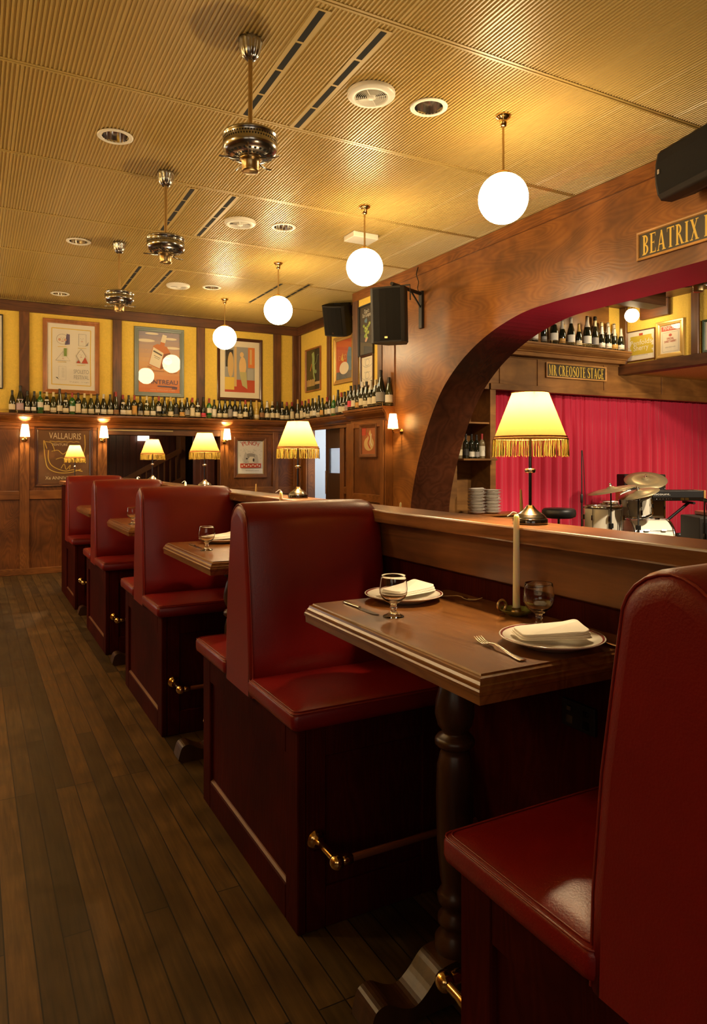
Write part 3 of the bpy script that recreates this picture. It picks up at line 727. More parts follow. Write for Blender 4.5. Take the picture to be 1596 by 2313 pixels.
# ---------------------------------------------------------------- booth partition with its ledge
PX = 1.49
pt = MB(); pt.box(PX, 1.585, -2.0, 8.9, 0, 1.27)
struct(pt.build('wall_partition', M['mahog']))
trim((PX-.018, PX, -2.0, 8.9, 1.115, 1.265), M['apron'], .004)
trim((1.425, 1.612, -2.0, 8.9, 1.255, 1.305), M['cap'], .006, 2)
trim((PX-.010, PX, 1.32, 1.323, .3, .95), M['paper'], 0)     # thin pale gap between two back boards
# low end wall behind the last bench
struct(MB().box(.90, PX, 8.46, 8.83, 0, 1.24).build('wall_booth_end', M['mahog'], bevel=.003))
trim((.875, PX-.02, 8.42, 8.85, 1.235, 1.275), M['cap'], .006, 2)

# ================================================================== BOOTH SEATING
def backrest_mb():
    # cross-section in y-z (local y = 0 at the middle), tapering up to a rounded top
    half_ = [(.155, .645), (.150, .80), (.132, 1.0), (.108, 1.16), (.094, 1.25)]
    top = [(.094*math.cos(a), 1.25 + .093*math.sin(a)) for a in [PI*k/12 for k in range(1, 12)]]
    prof = half_ + top + [(-y, z) for y, z in reversed(half_)]
    def sec(x, inset):
        out = []
        for y, z in prof:
            k = max(0.05, (abs(y)-inset)/abs(y)) if abs(y) > 1e-6 else 1
            zz_ = z if z <= 1.25 else 1.25 + (z-1.25)*max(.05, (.093-inset)/.093)
            dz = -inset*max(0, (z-1.1))/.25*.35 if z > 1.1 else 0
            out.append((x, y*k, zz_+dz))
        return out
    mb = MB()
    mb.loft([sec(-.022, .030), sec(-.020, .016), sec(-.013, .006), sec(0, 0), sec(.15, -.002), sec(.30, -.003), sec(.45, -.002), sec(.515, 0), sec(.54, .006), sec(.560, .020), sec(.572, .042)])
    pip = [(-.0135, s_[1]*1.0, s_[2]) for s_ in sec(-.0135, .0045)]
    return mb, pip
def cushion_mb(y0, y1):
    nx, ny = 14, 12; mb = MB(); X0, X1 = -.03, .585; zb, zt = .655, .715
    rings = []
    def loop(ins, z):
        a, b, c, d = X0+ins, X1-ins, y0+ins, y1-ins; r = .02; pts = []
        for (cx, cyy, s) in ((b-r, d-r, 0), (a+r, d-r, 1), (a+r, c+r, 2), (b-r, c+r, 3)):
            for k in range(4):
                t = PI/2*(s + k/3); pts.append((cx + r*math.cos(t), cyy + r*math.sin(t), z))
        return pts
    for ins, z in ((.010, zb), (.002, zb+.008), (0, zb+.02), (0, zt-.014), (.004, zt-.005), (.012, zt), (.05, zt+.008), (.12, zt+.014), (.17, zt+.015)):
        rings.append(loop(ins, z))
    mb.loft(rings)
    pip = loop(.003, zt-.004); pip2 = loop(.012, zt+.0015)
    return mb, pip, pip2
def base_mb(y0, y1):
    mb = MB(); X1 = .59; i = .014
    mb.box(i, X1, y0+i, y1-i, 0, .655)
    for ya, yb in ((y0, y0+.10), (y1-.10, y1)): mb.box(0, .03, ya, yb, 0, .655)
    mb.box(0, .03, y0+.10, y1-.10, 0, .115); mb.box(0, .03, y0+.10, y1-.10, .545, .655)
    mb.prism([(0, .115), (.012, .122), (.016, .130), (.03, .130), (.03, .115)], 'y', y0+.10, y1-.10, m=1)   # paler brown top edge of the lower rail
    for yy, s in ((y0, 1), (y1, -1)):
        ya, yb = sorted((yy, yy+s*.03))
        mb.box(0.031, .10, ya, yb, 0, .655); mb.box(.47, X1, ya, yb, 0, .655)
        mb.box(.10, .47, ya, yb, 0, .13); mb.box(.10, .47, ya, yb, .55, .655)
    return mb
def rail_part(t, y, s):
    """brass-ended foot rail in front of the face at y, s = -1 towards the camera"""
    yr = y + s*.145
    r = MB(); r.tube([(.075, yr, .292), (.588, yr, .292)], .0115, 12)
    rail = r.build('foot_rail', M['railwood'], t)
    Mx = Matrix.Rotation(PI/2 if s < 0 else -PI/2, 4, 'X')
    f = MB()
    for x in (.065,):
        f.lathe([(.034, 0), (.034, .006), (.022, .012), (.013, .022), (.0115, .05), (.014, .07), (.0115, .09), (.012, .145)], (x, y, .292), 16, M=Mx)
        f.ball((x, yr, .292), .0235, 16)
        f.lathe([(.0, -.025), (.014, -.02), (.016, 0), (.014, .02), (.0, .025)], (x+.03, yr, .292), 12, M=Matrix.Rotation(PI/2, 4, 'Y'))
    f.build('bracket', M['brass'], rail)
def bench(label, yc, single=False, loc_x=.90):
    t = thing('booth_bench', label, 'bench', (loc_x, yc, 0), 0, 'red leather booth benches')
    y0, y1 = -.52, (.30 if single else .52)
    base_mb(y0, y1).build('base', [M['mahog'], M['frame_md']], t, bevel=.004, seg=1)
    for a, b_ in (((y0-.03, -.130),) if single else ((y0-.03, -.130), (.130, y1+.03))):
        mb, p1, p2 = cushion_mb(a, b_)
        c = mb.build('seat_cushion', M['leather'], t)
        q = MB().tube(p1, .0022, 6, closed=True); q.tube(p2, .0016, 6, closed=True); q.build('piping', M['leather_edge'], c)
    mb, pip = backrest_mb()
    bk = mb.build('backrest', M['leather'], t)
    q = MB().tube(pip, .0028, 6); q.tube([(p[0]+.018, p[1]*1.012, p[2]+.0012*(p[2] > 1.25)) for p in pip], .0018, 6)
    q.build('piping', M['leather_edge'], bk)
    rail_part(t, y0, -1)
    if not single: rail_part(t, y1, 1)
    return t
b1 = bench('red leather double booth bench with the tall back just beyond the fully laid table', 2.57)
dup(b1, (.90, .685, 0), label='red leather booth bench cut by the picture edge, before the laid table')
dup(b1, (.90, 4.40, 0), label='red leather double booth bench, second in the row after the laid table')
dup(b1, (.90, 6.25, 0), label='red leather double booth bench, third in the row after the laid table')
bench('red leather booth bench at the far end of the row, against the low end wall', 8.15, True)

# ---------------------------------------------------------------- booth tables
def booth_table(label, yc):
    t = thing('booth_table', label, 'table', (1.20, yc, 0), 0, 'booth tables')
    def rr(ins, z): return [(-.265+ins, -.447+ins, z), (.285, -.447+ins, z), (.285, .447-ins, z), (-.265+ins, .447-ins, z)]
    lv = [(.022, 1.045), (.020, 1.041), (.013, 1.038), (.011, 1.032), (.007, 1.026), (.004, 1.024), (.003, 1.018), (0, 1.014), (0, 1.006), (.003, 1.004), (.004, .985), (.02, .985)]
    mb = MB(); mb.loft([rr(i, z) for i, z in lv], smooth=False); mb.build('tabletop', M['table'], t, bevel=.0012, seg=1)
    prof = [(.050, .985), (.052, .97), (.042, .957), (.032, .947), (.034, .940), (.052, .932), (.0565, .917), (.050, .903), (.036, .893), (.034, .886), (.043, .865), (.0545, .82), (.056, .785), (.048, .755), (.034, .738), (.034, .732), (.050, .724), (.056, .715), (.056, .703), (.048, .695), (.036, .688), (.042, .675), (.050, .64), (.053, .55), (.050, .42), (.042, .33), (.036, .30), (.044, .285), (.050, .275), (.046, .255), (.034, .245), (.036, .23), (.048, .215), (.048, .20), (.038, .19), (.044, .17), (.056, .155), (.056, .12), (.05, .11)]
    c = MB(); c.lathe([(r, z) for r, z in reversed(prof)], (0, 0, 0), 28); c.build('column', M['turned'], t)
    # sled foot with an S-curved upper edge
    up = spline([(-.30, .035), (-.285, .075), (-.25, .085), (-.205, .06), (-.165, .05), (-.125, .075), (-.085, .115), (-.05, .125), (.05, .125), (.085, .115), (.125, .075), (.165, .05), (.205, .06), (.25, .075), (.275, .05), (.28, .02)], 4)
    lo = [(.28, 0), (.18, 0), (.15, .012), (-.15, .012), (-.18, 0), (-.29, 0), (-.305, .015)]
    MB().prism(up + lo, 'y', -.05, .05).build('foot', M['turned'], t, bevel=.006)
    ap = MB(); ap.box(-.20, .27, -.03, .03, .955, .985); ap.build('bearer', M['mahogx'], t)
    return t
tb = booth_table('varnished wooden booth table laid with two full place settings and a tall candle', 1.632)
dup(tb, (1.20, 3.555, 0), label='wooden booth table just beyond the tall-backed bench, one goblet at its edge')
dup(tb, (1.20, 5.45, 0), label='wooden booth table, third along the row of booths')
dup(tb, (1.20, 7.36, 0), label='wooden booth table at the far end of the row of booths')
TT = 1.045
sk = thing('power_outlet', 'black double power outlet on the partition under the laid table', 'power outlet', (PX, 1.44, .79))
MB().box(-.012, 0, -.062, .062, -.038, .038).build('plate', M['black'], sk, bevel=.004)
for y in (-.03, .03):
    MB().box(-.017, -.012, y-.009, y+.009, .008, .024).build('switch', M['blackgloss'], sk, bevel=.002, seg=1)
    MB().box(-.0135, -.0118, y-.012, y+.012, -.026, -.004).build('socket_face', M['blackgloss'], sk)

# ================================================================== TABLEWARE
def goblet():
    t = thing('goblet', '', 'glass', (0,0,0), 0, 'stemmed glass goblets')
    out = [(.0, .0006), (.030, .0006), (.0315, .002), (.029, .005), (.016, .010), (.0085, .017), (.0078, .024), (.0105, .027), (.0085, .031), (.0085, .034), (.012, .040), (.024, .047), (.034, .056), (.0405, .070), (.0415, .082), (.0400, .098), (.0385, .112), (.0374, .1212), (.0370, .1222)]
    inn = [(.0364, .1222), (.0361, .1210), (.0374, .112), (.0389, .098), (.0404, .082), (.0394, .070), (.0328, .058), (.022, .050), (.010, .046), (.0, .045)]
    MB().lathe(out + inn, (0,0,0), 48).build('bowl_and_stem', M['glass'], t, weld=True)
    return t
def dinner_plate():
    t = thing('dinner_plate', '', 'plate', (0,0,0), 0, 'white plates with a maroon rim')
    top = [(.0, .010), (.078, .010), (.088, .013), (.112, .0205), (.1225, .0235)]
    rim = [(.1270, .0250), (.1285, .0240), (.1265, .0215), (.100, .012), (.080, .003), (.074, 0), (.0, 0)]
    p = MB(); p.lathe(top + rim, (0,0,0), 64); p.build('dish', M['plate'], t, weld=True)
    q = MB(); q.lathe([(.1195, .0228), (.1200, .0236), (.1240, .0250), (.1246, .0242)], (0,0,0), 64); q.build('rim_band', M['red_band'], t)
    return t
def napkin():
    t = thing('napkin', '', 'napkin', (0,0,0), 0, 'folded white napkins')
    # a napkin folded into a pad: stacked soft layers, the top fold thicker on one side
    mb = MB()
    for k in range(5):
        z0 = .0029*k; ins = .0016*k + (.0014 if k % 2 else 0)
        n = 10; top = []; 
        rings = []
        for dz, e in ((0, .002), (.0007, 0), (.0026, 0), (.0033, .002)):
            r = []
            hx, hy = .090-ins-e, .055-ins*.6-e
            for i in range(40):
                a = 2*PI*i/40; c, s = math.cos(a), math.sin(a)
                x = hx*(abs(c)**.28)*(1 if c > 0 else -1); y = hy*(abs(s)**.28)*(1 if s > 0 else -1)
                lift = (k+1)/5*(.007*max(0, x/hx)**3 + .010*max(0, (x/hx + y/hy)/2)**3 - .003*max(0, -x/hx)**2)
                r.append((x, y, z0+dz+lift))
            rings.append(r)
        mb.loft(rings)
    mb.build('folded_cloth', M['napkin'], t)
    return t
def fork():
    t = thing('fork', '', 'fork', (0,0,0), 0, 'table forks')
    P = [(-.100, .0035, .0100, .0030), (-.096, .0034, .0112, .0032), (-.080, .0034, .0098, .003), (-.05, .0045, .0070, .0028), (-.01, .010, .0046, .0030), (.015, .0130, .0042, .0032), (.030, .0115, .0070, .0026), (.040, .0080, .0125, .0022), (.050, .0058, .0128, .0020)]
    mb = MB(); mb.loft([[(x, -w_, z), (x, -w_*.5, z+h_/2), (x, w_*.5, z+h_/2), (x, w_, z), (x, w_*.5, z-h_/2), (x, -w_*.5, z-h_/2)] for x, z, w_, h_ in P])
    for k in range(4):
        y = (k-1.5)*.0066
        mb.loft([[(x, y-w_, z-.0008), (x, y+w_, z-.0008), (x, y+w_, z+.0008), (x, y-w_, z+.0008)] for x, z, w_ in ((.048, .0058, .0026), (.060, .0045, .0022), (.080, .0065, .0019), (.097, .0125, .0012))])
    mb.build('fork_body', M['silver'], t)
    return t
def knife():
    t = thing('knife', '', 'knife', (0,0,0), 0, 'table knives')
    mb = MB(); mb.loft([[(x, y0, 0.001), (x, y1, .001), (x, y1, .0025), (x, y0, .0025)] for x, y0, y1 in ((.0, -.006, .006), (.02, -.009, .0085), (.08, -.0095, .0085), (.105, -.006, .0085), (.115, .003, .008))], smooth=False)
    mb.build('blade', M['steel_blade'], t)
    h_ = MB(); h_.loft([[(x, w_*math.cos(a), .0045 + z_*math.sin(a)) for a in [2*PI*k/10 for k in range(10)]] for x, w_, z_ in ((.005, .0055, .0035), (-.01, .0060, .0038), (-.05, .0075, .0040), (-.085, .0090, .0042), (-.095, .0085, .0040), (-.098, .006, .003))])
    h_.build('handle', M['silver'], t)
    return t
G = goblet(); PL = dinner_plate(); NK = napkin(); FK = fork(); KN = knife()
def put(src, x, y, z, rz, label, first=[]):
    if src.name not in [f.name for f in first]:
        first.append(src); src.location = (x, y, z); src.rotation_euler = (0, 0, rz); src['label'] = label; return src
    return dup(src, (x, y, z), rz, label)
NEAR, FAR = 'beside the ivory candle on the laid table', 'on the far side of the laid table'
put(G, 1.362, 1.468, TT, 0, 'clear stemmed goblet standing in front of the ivory candle')
put(G, 1.083, 1.772, TT, 0, 'clear stemmed goblet at the aisle corner of the laid table by the far plate')
put(G, 1.05, 3.545, TT, 0, 'clear goblet on the table beyond the tall-backed bench')
put(G, 1.015, 5.27, TT, 0, 'small goblet on the third table along, half hidden by a bench')
put(PL, 1.262, 1.315, TT, 0, 'white plate with maroon rim and folded napkin, between the fork and the table edge')
put(PL, 1.242, 1.968, TT, 0, 'white plate with maroon rim behind the aisle-side goblet of the laid table')
put(PL, 1.232, 3.86, TT, 0, 'white plate on the table beyond the tall-backed bench')
put(NK, 1.262, 1.318, TT+.0245, -.42, 'folded white napkin on the plate next to the silver fork')
put(NK, 1.262, 1.975, TT+.0245, .25, 'folded white napkin on the far plate of the laid table')
put(NK, 1.245, 3.87, TT+.0245, .25, 'folded white napkin on the plate of the second table')
def ang(p, q): return math.atan2(q[1]-p[1], q[0]-p[0])
put(FK, 1.112, 1.335, TT, ang((1.093, 1.187), (1.128, 1.468)), 'silver fork lying beside the nearer plate, tines towards the candle')
put(FK, 1.395, 1.905, TT, ang((1.345, 1.995), (1.43, 1.86)), 'fork beyond the far plate of the laid table')
put(KN, 1.381, 1.285, TT, ang((1.379, 1.19), (1.381, 1.29)), 'silver-handled table knife on the partition side of the nearer plate')
put(KN, 1.051, 1.925, TT, ang((1.053, 2.025), (1.05, 1.80)), 'dark table knife near the far aisle corner of the laid table')
put(KN, 1.045, 3.75, TT, ang((1.053, 3.95), (1.05, 3.72)), 'table knife beside the goblet on the second table')

def candle_set(x, y, label1, label2, h=.285, lean=0):
    t = thing('candle_holder', label1, 'candle holder', (x, y, TT), 0, 'chamberstick candle holders')
    MB().lathe([(.0, 0), (.030, 0), (.034, .004), (.046, .011), (.050, .016), (.0515, .0175), (.049, .0172), (.044, .0135), (.032, .008), (.0, .007)], (0,0,0), 40).build('dish', M['dish'], t, weld=True)
    MB().lathe([(.017, .007), (.015, .012), (.0125, .020), (.0145, .022), (.0115, .022), (.0112, .012), (.0, .012)], (0,0,0), 20).build('cup', M['brass_dull'], t)
    rg = MB(); rg.tube([(-.030 + .0155*math.cos(a), .030 + .0155*math.cos(a)*-1*.0, .024 + .0165*math.sin(a)) for a in [2*PI*k/20 for k in range(20)]], .0042, 8, closed=True)
    rg.build('finger_ring', M['brass_dull'], t)
    c = thing('taper_candle', label2, 'candle', (x, y, TT+.013), 0, 'ivory taper candles')
    MB().lathe([(.0108, 0), (.0108, .01), (.0100, h*.5), (.0088, h-.02), (.0080, h-.008), (.0055, h-.001), (.0, h)], (0,0,0), 20).build('wax', M['wax'], c)
    P = spline([(0, 0, h-.002), (-.001, 0, h+.004), (-.010, .004, h+.006), (-.018, .007, h-.001), (-.026, .010, h-.006)], 4)
    MB().tube(P, .0016, 6).build('wick', M['string'], c)
    return t, c
c1, k1 = candle_set(1.420, 1.625, 'green glazed chamberstick holding the tall candle on the laid table', 'tall ivory candle with a curled wick, standing on the laid table')
for (x, y), n in (((1.425, 3.465), 'second'), ((1.425, 5.37), 'third'), ((1.425, 7.17), 'last')):
    dup(c1, (x, y, TT), 0, 'green chamberstick on the %s table along the row of booths' % n)
    dup(k1, (x, y, TT+.013), PI*.9 if n == 'last' else 0, 'ivory candle tip showing above the benches, on the %s table of the row' % n)

# tables of the next row, on the other side of the ledge
def bistro(x, y, label):
    t = thing('bistro_table', label, 'table', (x, y, 0), 0, 'small tables behind the ledge')
    MB().box(-.28, .28, -.34, .34, 1.0, TT).build('tabletop', M['table'], t, bevel=.01)
    MB().lathe([(.2, 0), (.2, .02), (.06, .05), (.035, .10), (.03, .9), (.08, .98), (.08, 1.0)], (0,0,0), 20).build('pedestal', M['turned'], t)
    return t
bt = bistro(1.93, 2.06, 'small table behind the ledge, under the thin tan taper candle')
dup(bt, (1.93, 2.98, 0), label='small table behind the ledge, hidden by the tall-backed bench')
dup(bt, (1.93, 4.98, 0), label='small table behind the ledge near the ringed lamp of the second booth')
def taper(x, y, zt, label, r, mat, tilt=(0, 0)):
    c = thing('taper_candle', label, 'candle', (x, y, TT), 0, 'taper candles behind the ledge', rot=(tilt[0], tilt[1], 0))
    h = zt - TT
    MB().lathe([(.024, 0), (.024, .004), (.012, .01), (.011, .03), (.0, .03)], (0,0,0), 16).build('cup', M['brass_dull'], c)
    MB().lathe([(r*1.9, .012), (r*1.6, h*.4), (r*1.15, h*.8), (r*.75, h-.006), (.0, h)], (0,0,0), 14).build('wax', mat, c)
taper(1.865, 2.09, 1.395, 'thin tan taper candle rising behind the ivory candle, in front of the curtain', .0058, M['waxtan'], (0, -.05))
taper(1.85, 2.96, 1.30, 'short white candle tip peeping over the ledge beyond the tall-backed bench', .0065, M['wax'])
taper(1.85, 4.98, 1.335, 'pale candle tip over the ledge in front of the comic poster', .006, M['waxtan'])

# ================================================================== LAMPS
def table_lamp(label, x, y, z):
    t = thing('table_lamp', label, 'lamp', (x, y, z), 0, 'fringed table lamps')
    MB().lathe([(.0, 0), (.0525, 0), (.0535, .003), (.0535, .016), (.0515, .0185), (.0, .0185)], (0,0,0), 40).build('foot', M['blackgloss'], t)
    MB().lathe([(.050, .0185), (.050, .0215), (.047, .023), (.0465, .026), (.043, .0275), (.0425, .030), (.036, .0335), (.024, .042), (.015, .051), (.0105, .058), (.0085, .059), (.0, .059)], (0,0,0), 40).build('base', M['nickel'], t)
    s = MB(); s.lathe([(.0048, .058), (.0048, .345)], (0,0,0), 12); s.build('stem', M['blackgloss'], t)
    MB().lathe([(.005, .158), (.014, .1595), (.0165, .164), (.0165, .168), (.014, .1725), (.005, .174)], (0,0,0), 24).build('collar', M['nickel'], t)
    sh = MB(); n = 48
    r0, r1, z0, z1 = .112, .0555, .262, .408
    sh.lathe([(r0, z0), (r0-.25*(r0-r1), z0+.25*(z1-z0)), (r0-.5*(r0-r1), z0+.5*(z1-z0)), (r0-.75*(r0-r1), z0+.75*(z1-z0)), (r1, z1)], (0,0,0), n)
    shade = None
    me = sh.mesh('shade', M['shade'])
    # open ended: drop the two end discs the lathe adds
    b_ = bmesh.new(); b_.from_mesh(me); bmesh.ops.delete(b_, geom=[f for f in b_.faces if len(f.verts) > 4], context='FACES'); b_.to_mesh(me); b_.free()
    shade = bpy.data.objects.new('shade', me); COL.objects.link(shade); shade.parent = t
    tr = MB()
    for zz_, rr_ in ((z0+.002, r0+.0008), (z0+.009, r0-.002), (z1, r1+.0008)):
        tr.tube([(rr_*math.cos(a), rr_*math.sin(a), zz_) for a in [2*PI*k/n for k in range(n)]], .0024 if zz_ < z1 else .0018, 6, closed=True)
        tr.build('braid', M['trim'], shade); tr = MB()
    fr = MB(); rnd = random.Random(3)
    for k in range(180):
        a = 2*PI*(k + rnd.uniform(-.3, .3))/180; rr_ = r0 + rnd.uniform(-.001, .0025); L_ = rnd.uniform(.048, .054); w_ = .00085
        c, s_ = math.cos(a), math.sin(a); dx = rnd.uniform(-.002, .002)
        tx, ty = -s_*w_, c*w_
        p0 = Vector((rr_*c, rr_*s_, z0)); p1 = Vector(((rr_+.0015)*c - s_*dx, (rr_+.0015)*s_ + c*dx, z0 - L_*.5)); p2 = Vector(((rr_+.002)*c - s_*dx*1.4, (rr_+.002)*s_ + c*dx*1.4, z0 - L_))
        fr.tube([p0, p1, p2], [w_, w_, w_*1.25], 4)
    fr.build('fringe', M['fringe'], shade)
    rng = MB()
    for k in range(3):
        a = 2*PI*k/3; rng.tube([(.004*math.cos(a), .004*math.sin(a), .345), (r1*math.cos(a), r1*math.sin(a), z1-.004)], .0012, 5)
    rng.build('spider', M['nickel'], t)
    light('lamp_bulb', 'POINT', (0, 0, .360), LAMP_W, WARM, t, shadow_soft_size=.02)
    return t
ZL = 1.305
tl = table_lamp('lit table lamp with golden fringe on the ledge by the laid table, before the curtain', 1.525, 1.682, ZL)
def lamp_copy(loc, label):
    r = dup(tl, loc, 0, label)
    return r
lamp_copy((1.525, 3.47, ZL), 'lit fringed lamp on the ledge just past the tall-backed bench, before the doorway')
lamp_copy((1.525, 5.20, ZL), 'lit fringed lamp on the ledge in front of the stair-hall opening, by its far jamb')
lamp_copy((1.525, 6.95, ZL), 'lit fringed lamp on the ledge under the glowing exit sign')
lamp_copy((1.02, 8.63, 1.275), 'lit fringed lamp on the low end wall in front of the brown poster')

def pendant(x, y, label):
    t = thing('pendant_lamp', label, 'pendant lamp', (x, y, CE), 0, 'opal globe pendants')
    MB().lathe([(.0, -.068), (.012, -.068), (.020, -.062), (.024, -.035), (.026, -.025), (.040, -.016), (.048, -.007), (.049, 0), (.0, 0)], (0,0,0), 28).build('canopy', M['brass'], t)
    MB().lathe([(.0075, -.345), (.0075, -.065)], (0,0,0), 12).build('stem', M['brass_dull'], t)
    MB().lathe([(.0, -.330), (.012, -.332), (.018, -.340), (.050, -.350), (.053, -.356), (.053, -.366), (.0, -.368)], (0,0,0), 28).build('gallery', M['brass'], t)
    MB().ball((0, 0, -.505), .151, 40).build('globe', M['globe'], t)
    return t
pd = pendant(2.851, 3.382, 'glowing opal globe pendant over the arch end of the room, largest of the row')
dup(pd, (2.851, 5.122, CE), label='second glowing globe pendant in the row, before the hanging loudspeaker')
dup(pd, (2.855, 7.017, CE), label='third glowing globe pendant in the row')
dup(pd, (2.875, 8.90, CE), label='glowing globe pendant closest to the back wall, beside the gallery picture')

for k, y in enumerate((3.4, 5.15, 7.0, 8.9)):  # second row, out of view, added to even out the room light
    dup(pd, (-1.5, y, CE), label='glowing globe pendant outside the picture, %s over the street side of the aisle' % ORD[k])

def sconce(label, loc, rz):
    t = thing('wall_sconce', label, 'wall lamp', loc, rz, 'shaded wall sconces')
    R = Matrix.Rotation(PI/2, 4, 'X')
    MB().lathe([(.038, 0), (.038, .006), (.030, .012), (.014, .016), (.010, .022), (.0, .022)], (0,0,0), 24, M=R).build('backplate', M['brass'], t)
    P = spline([(0, -.018, 0), (0, -.05, -.012), (0, -.085, -.018), (0, -.112, -.006), (0, -.115, .02)], 5)
    MB().tube(P, .006, 8).build('arm', M['brass'], t)
    MB().lathe([(.0, -.015), (.006, -.012), (.008, 0), (.022, .004), (.024, .008), (.012, .010), (.012, .05), (.0, .05)], (0, -.115, .012), 16).build('candle_cup', M['brass'], t)
    me = MB().lathe([(.060, 0), (.050, .08), (.038, .165)], (0, -.115, .03), 32).mesh('shade', M['sconceshade'])
    b_ = bmesh.new(); b_.from_mesh(me); bmesh.ops.delete(b_, geom=[f for f in b_.faces if len(f.verts) > 4], context='FACES'); b_.to_mesh(me); b_.free()
    o = bpy.data.objects.new('shade', me); COL.objects.link(o); o.parent = t
    q = MB()
    for z, r in ((.03, .061), (.075, .0555), (.195, .0385)): q.tube([(r*math.cos(a), -.115 + r*math.sin(a), z) for a in [2*PI*k/28 for k in range(28)]], .0015, 5, closed=True)
    q.build('braid', M['trim'], o)
    light('lamp_bulb', 'POINT', (0, -.115, .115), SCONCE_W, WARM, t, shadow_soft_size=.015)
    return t
sc = sconce('lit wall sconce on the panelling between the brown poster and the aisle-side frame', (.593, YB-.03, 1.79), 0)
dup(sc, (1.575, YB-.03, 1.79), 0, 'lit wall sconce between the brown poster and the stair-hall opening')
dup(sc, (3.32, YB-.03, 1.79), 0, 'lit wall sconce between the stair-hall opening and the comic poster')
dup(sc, (XA, 6.745, 1.835), FACE_RIGHT, 'lit wall sconce on the plywood arch wall beside the pier')

# ================================================================== CEILING FITTINGS
def ceiling_fan(x, y, label):
    t = thing('ceiling_fan', label, 'ceiling fan', (x, y, CE), 0, 'brass ceiling fans')
    n = 28; cn = MB(); rings = []
    for r, z in ((.058, 0), (.060, -.012), (.056, -.022), (.052, -.05), (.040, -.085), (.026, -.10), (.018, -.104)):
        rings.append([((r*(1+(.045*math.cos(14*2*PI*k/(n*3)) if -.09 < z < -.015 else 0)))*math.cos(2*PI*k/(n*3)), (r*(1+(.045*math.cos(14*2*PI*k/(n*3)) if -.09 < z < -.015 else 0)))*math.sin(2*PI*k/(n*3)), z) for k in range(n*3)])
    cn.loft(rings); cn.build('canopy', M['nickel'], t)
    MB().lathe([(.0115, -.47), (.0115, -.10)], (0,0,0), 14).build('downrod', M['brass_dull'], t)
    h = MB(); h.lathe([(.0, -.455), (.025, -.458), (.06, -.466), (.125, -.474), (.135, -.480), (.1375, -.486), (.1375, -.490), (.134, -.493), (.134, -.535), (.1375, -.538), (.1375, -.545), (.133, -.560), (.118, -.577), (.092, -.588), (.06, -.592), (.0, -.592)], (0,0,0), 48)
    hs = h.build('motor_housing', M['nickel'], t)
    g = MB()
    for k in range(60):        # pierced band: two rows of small dark holes
        a = 2*PI*k/60
        for z, da in ((-.506, 0), (-.521, PI/60)):
            c, s_ = math.cos(a+da), math.sin(a+da); R = Matrix.Rotation(a+da, 3, 'Z')
            g.add([tuple(R @ Vector((.1347, dy, z+dz))) for dy, dz in ((-.0042, 0), (0, -.005), (.0042, 0), (0, .005))], [(0,1,2,3)])
    g.build('pierced_band', M['void'], hs, fix=False)
    v = MB()
    for k in range(26):        # radial louvres under the housing
        a = 2*PI*k/26; R = Matrix.Rotation(a, 3, 'Z')
        v.add([tuple(R @ Vector(p)) for p in ((.070, -.0045, -.5925), (.112, -.0065, -.5815), (.112, .0065, -.5815), (.070, .0045, -.5925))], [(0,1,2,3)])
    v.build('louvre', M['void'], hs, fix=False)
    MB().lathe([(.0, -.665), (.035, -.664), (.0425, -.660), (.044, -.652), (.044, -.615), (.050, -.608), (.056, -.600), (.056, -.592), (.0, -.592)], (0,0,0), 32).build('switch_cup', M['brass_dull'], t)
    for k in range(5):
        a = 2*PI*k/5 + .4; R = Matrix.Rotation(a, 4, 'Z')
        b = MB(); P = [(.052, 0, -.600), (.085, .006, -.604), (.12, .014, -.603), (.155, .010, -.600)]
        b.tube([R @ Vector(p) for p in spline(P, 4)], .0045, 6)
        b.build('blade_arm', M['nickel'], t)
    return t
cf = ceiling_fan(1.221, 3.369, 'brass ceiling fan on a rod, largest of the three in the dining room')
dup(cf, (1.238, 5.212, CE), 1.2, 'brass ceiling fan, middle one of the three in the dining room')
dup(cf, (1.241, 7.105, CE), .7, 'brass ceiling fan nearest the back wall, above the orange framed poster')
dup(cf, (5.80, 4.19, 3.70), .3, 'brass ceiling fan over the stage room, seen under the arch')

def downlight(x, y, label):
    t = thing('ceiling_downlight', label, 'downlight', (x, y, CE), 0, 'recessed downlights')
    MB().lathe([(.113, -.001), (.113, -.004), (.106, -.008), (.088, -.008), (.084, -.004), (.084, .002)], (0,0,0), 40).build('trim_ring', M['white'], t)
    n = 48; rings = []
    for r, z in ((.0835, -.003), (.083, .02), (.076, .07), (.060, .11)):
        rings.append([((r*(1+.012*math.cos(24*2*PI*k/n)))*math.cos(2*PI*k/n), (r*(1+.012*math.cos(24*2*PI*k/n)))*math.sin(2*PI*k/n), z) for k in range(n)])
    q = MB(); q.loft(rings, caps=False); q.poly(rings[-1]); q.build('reflector', M['chrome'], t, fix=False)
    return t
dl = downlight(*DOWN[3], 'round white downlight by the largest globe pendant')
for (x, y), lb in ((DOWN[4], 'round white downlight between the middle vent and the second globe pendant'), (DOWN[5], 'round white downlight near the third globe pendant'),
                   (DOWN[0], 'round white downlight on the aisle side of the largest ceiling fan'), (DOWN[1], 'round white downlight on the aisle side of the middle ceiling fan'), (DOWN[2], 'round white downlight close to the back wall, above the orange framed poster')):
    dup(dl, (x, y, CE), 0, lb)
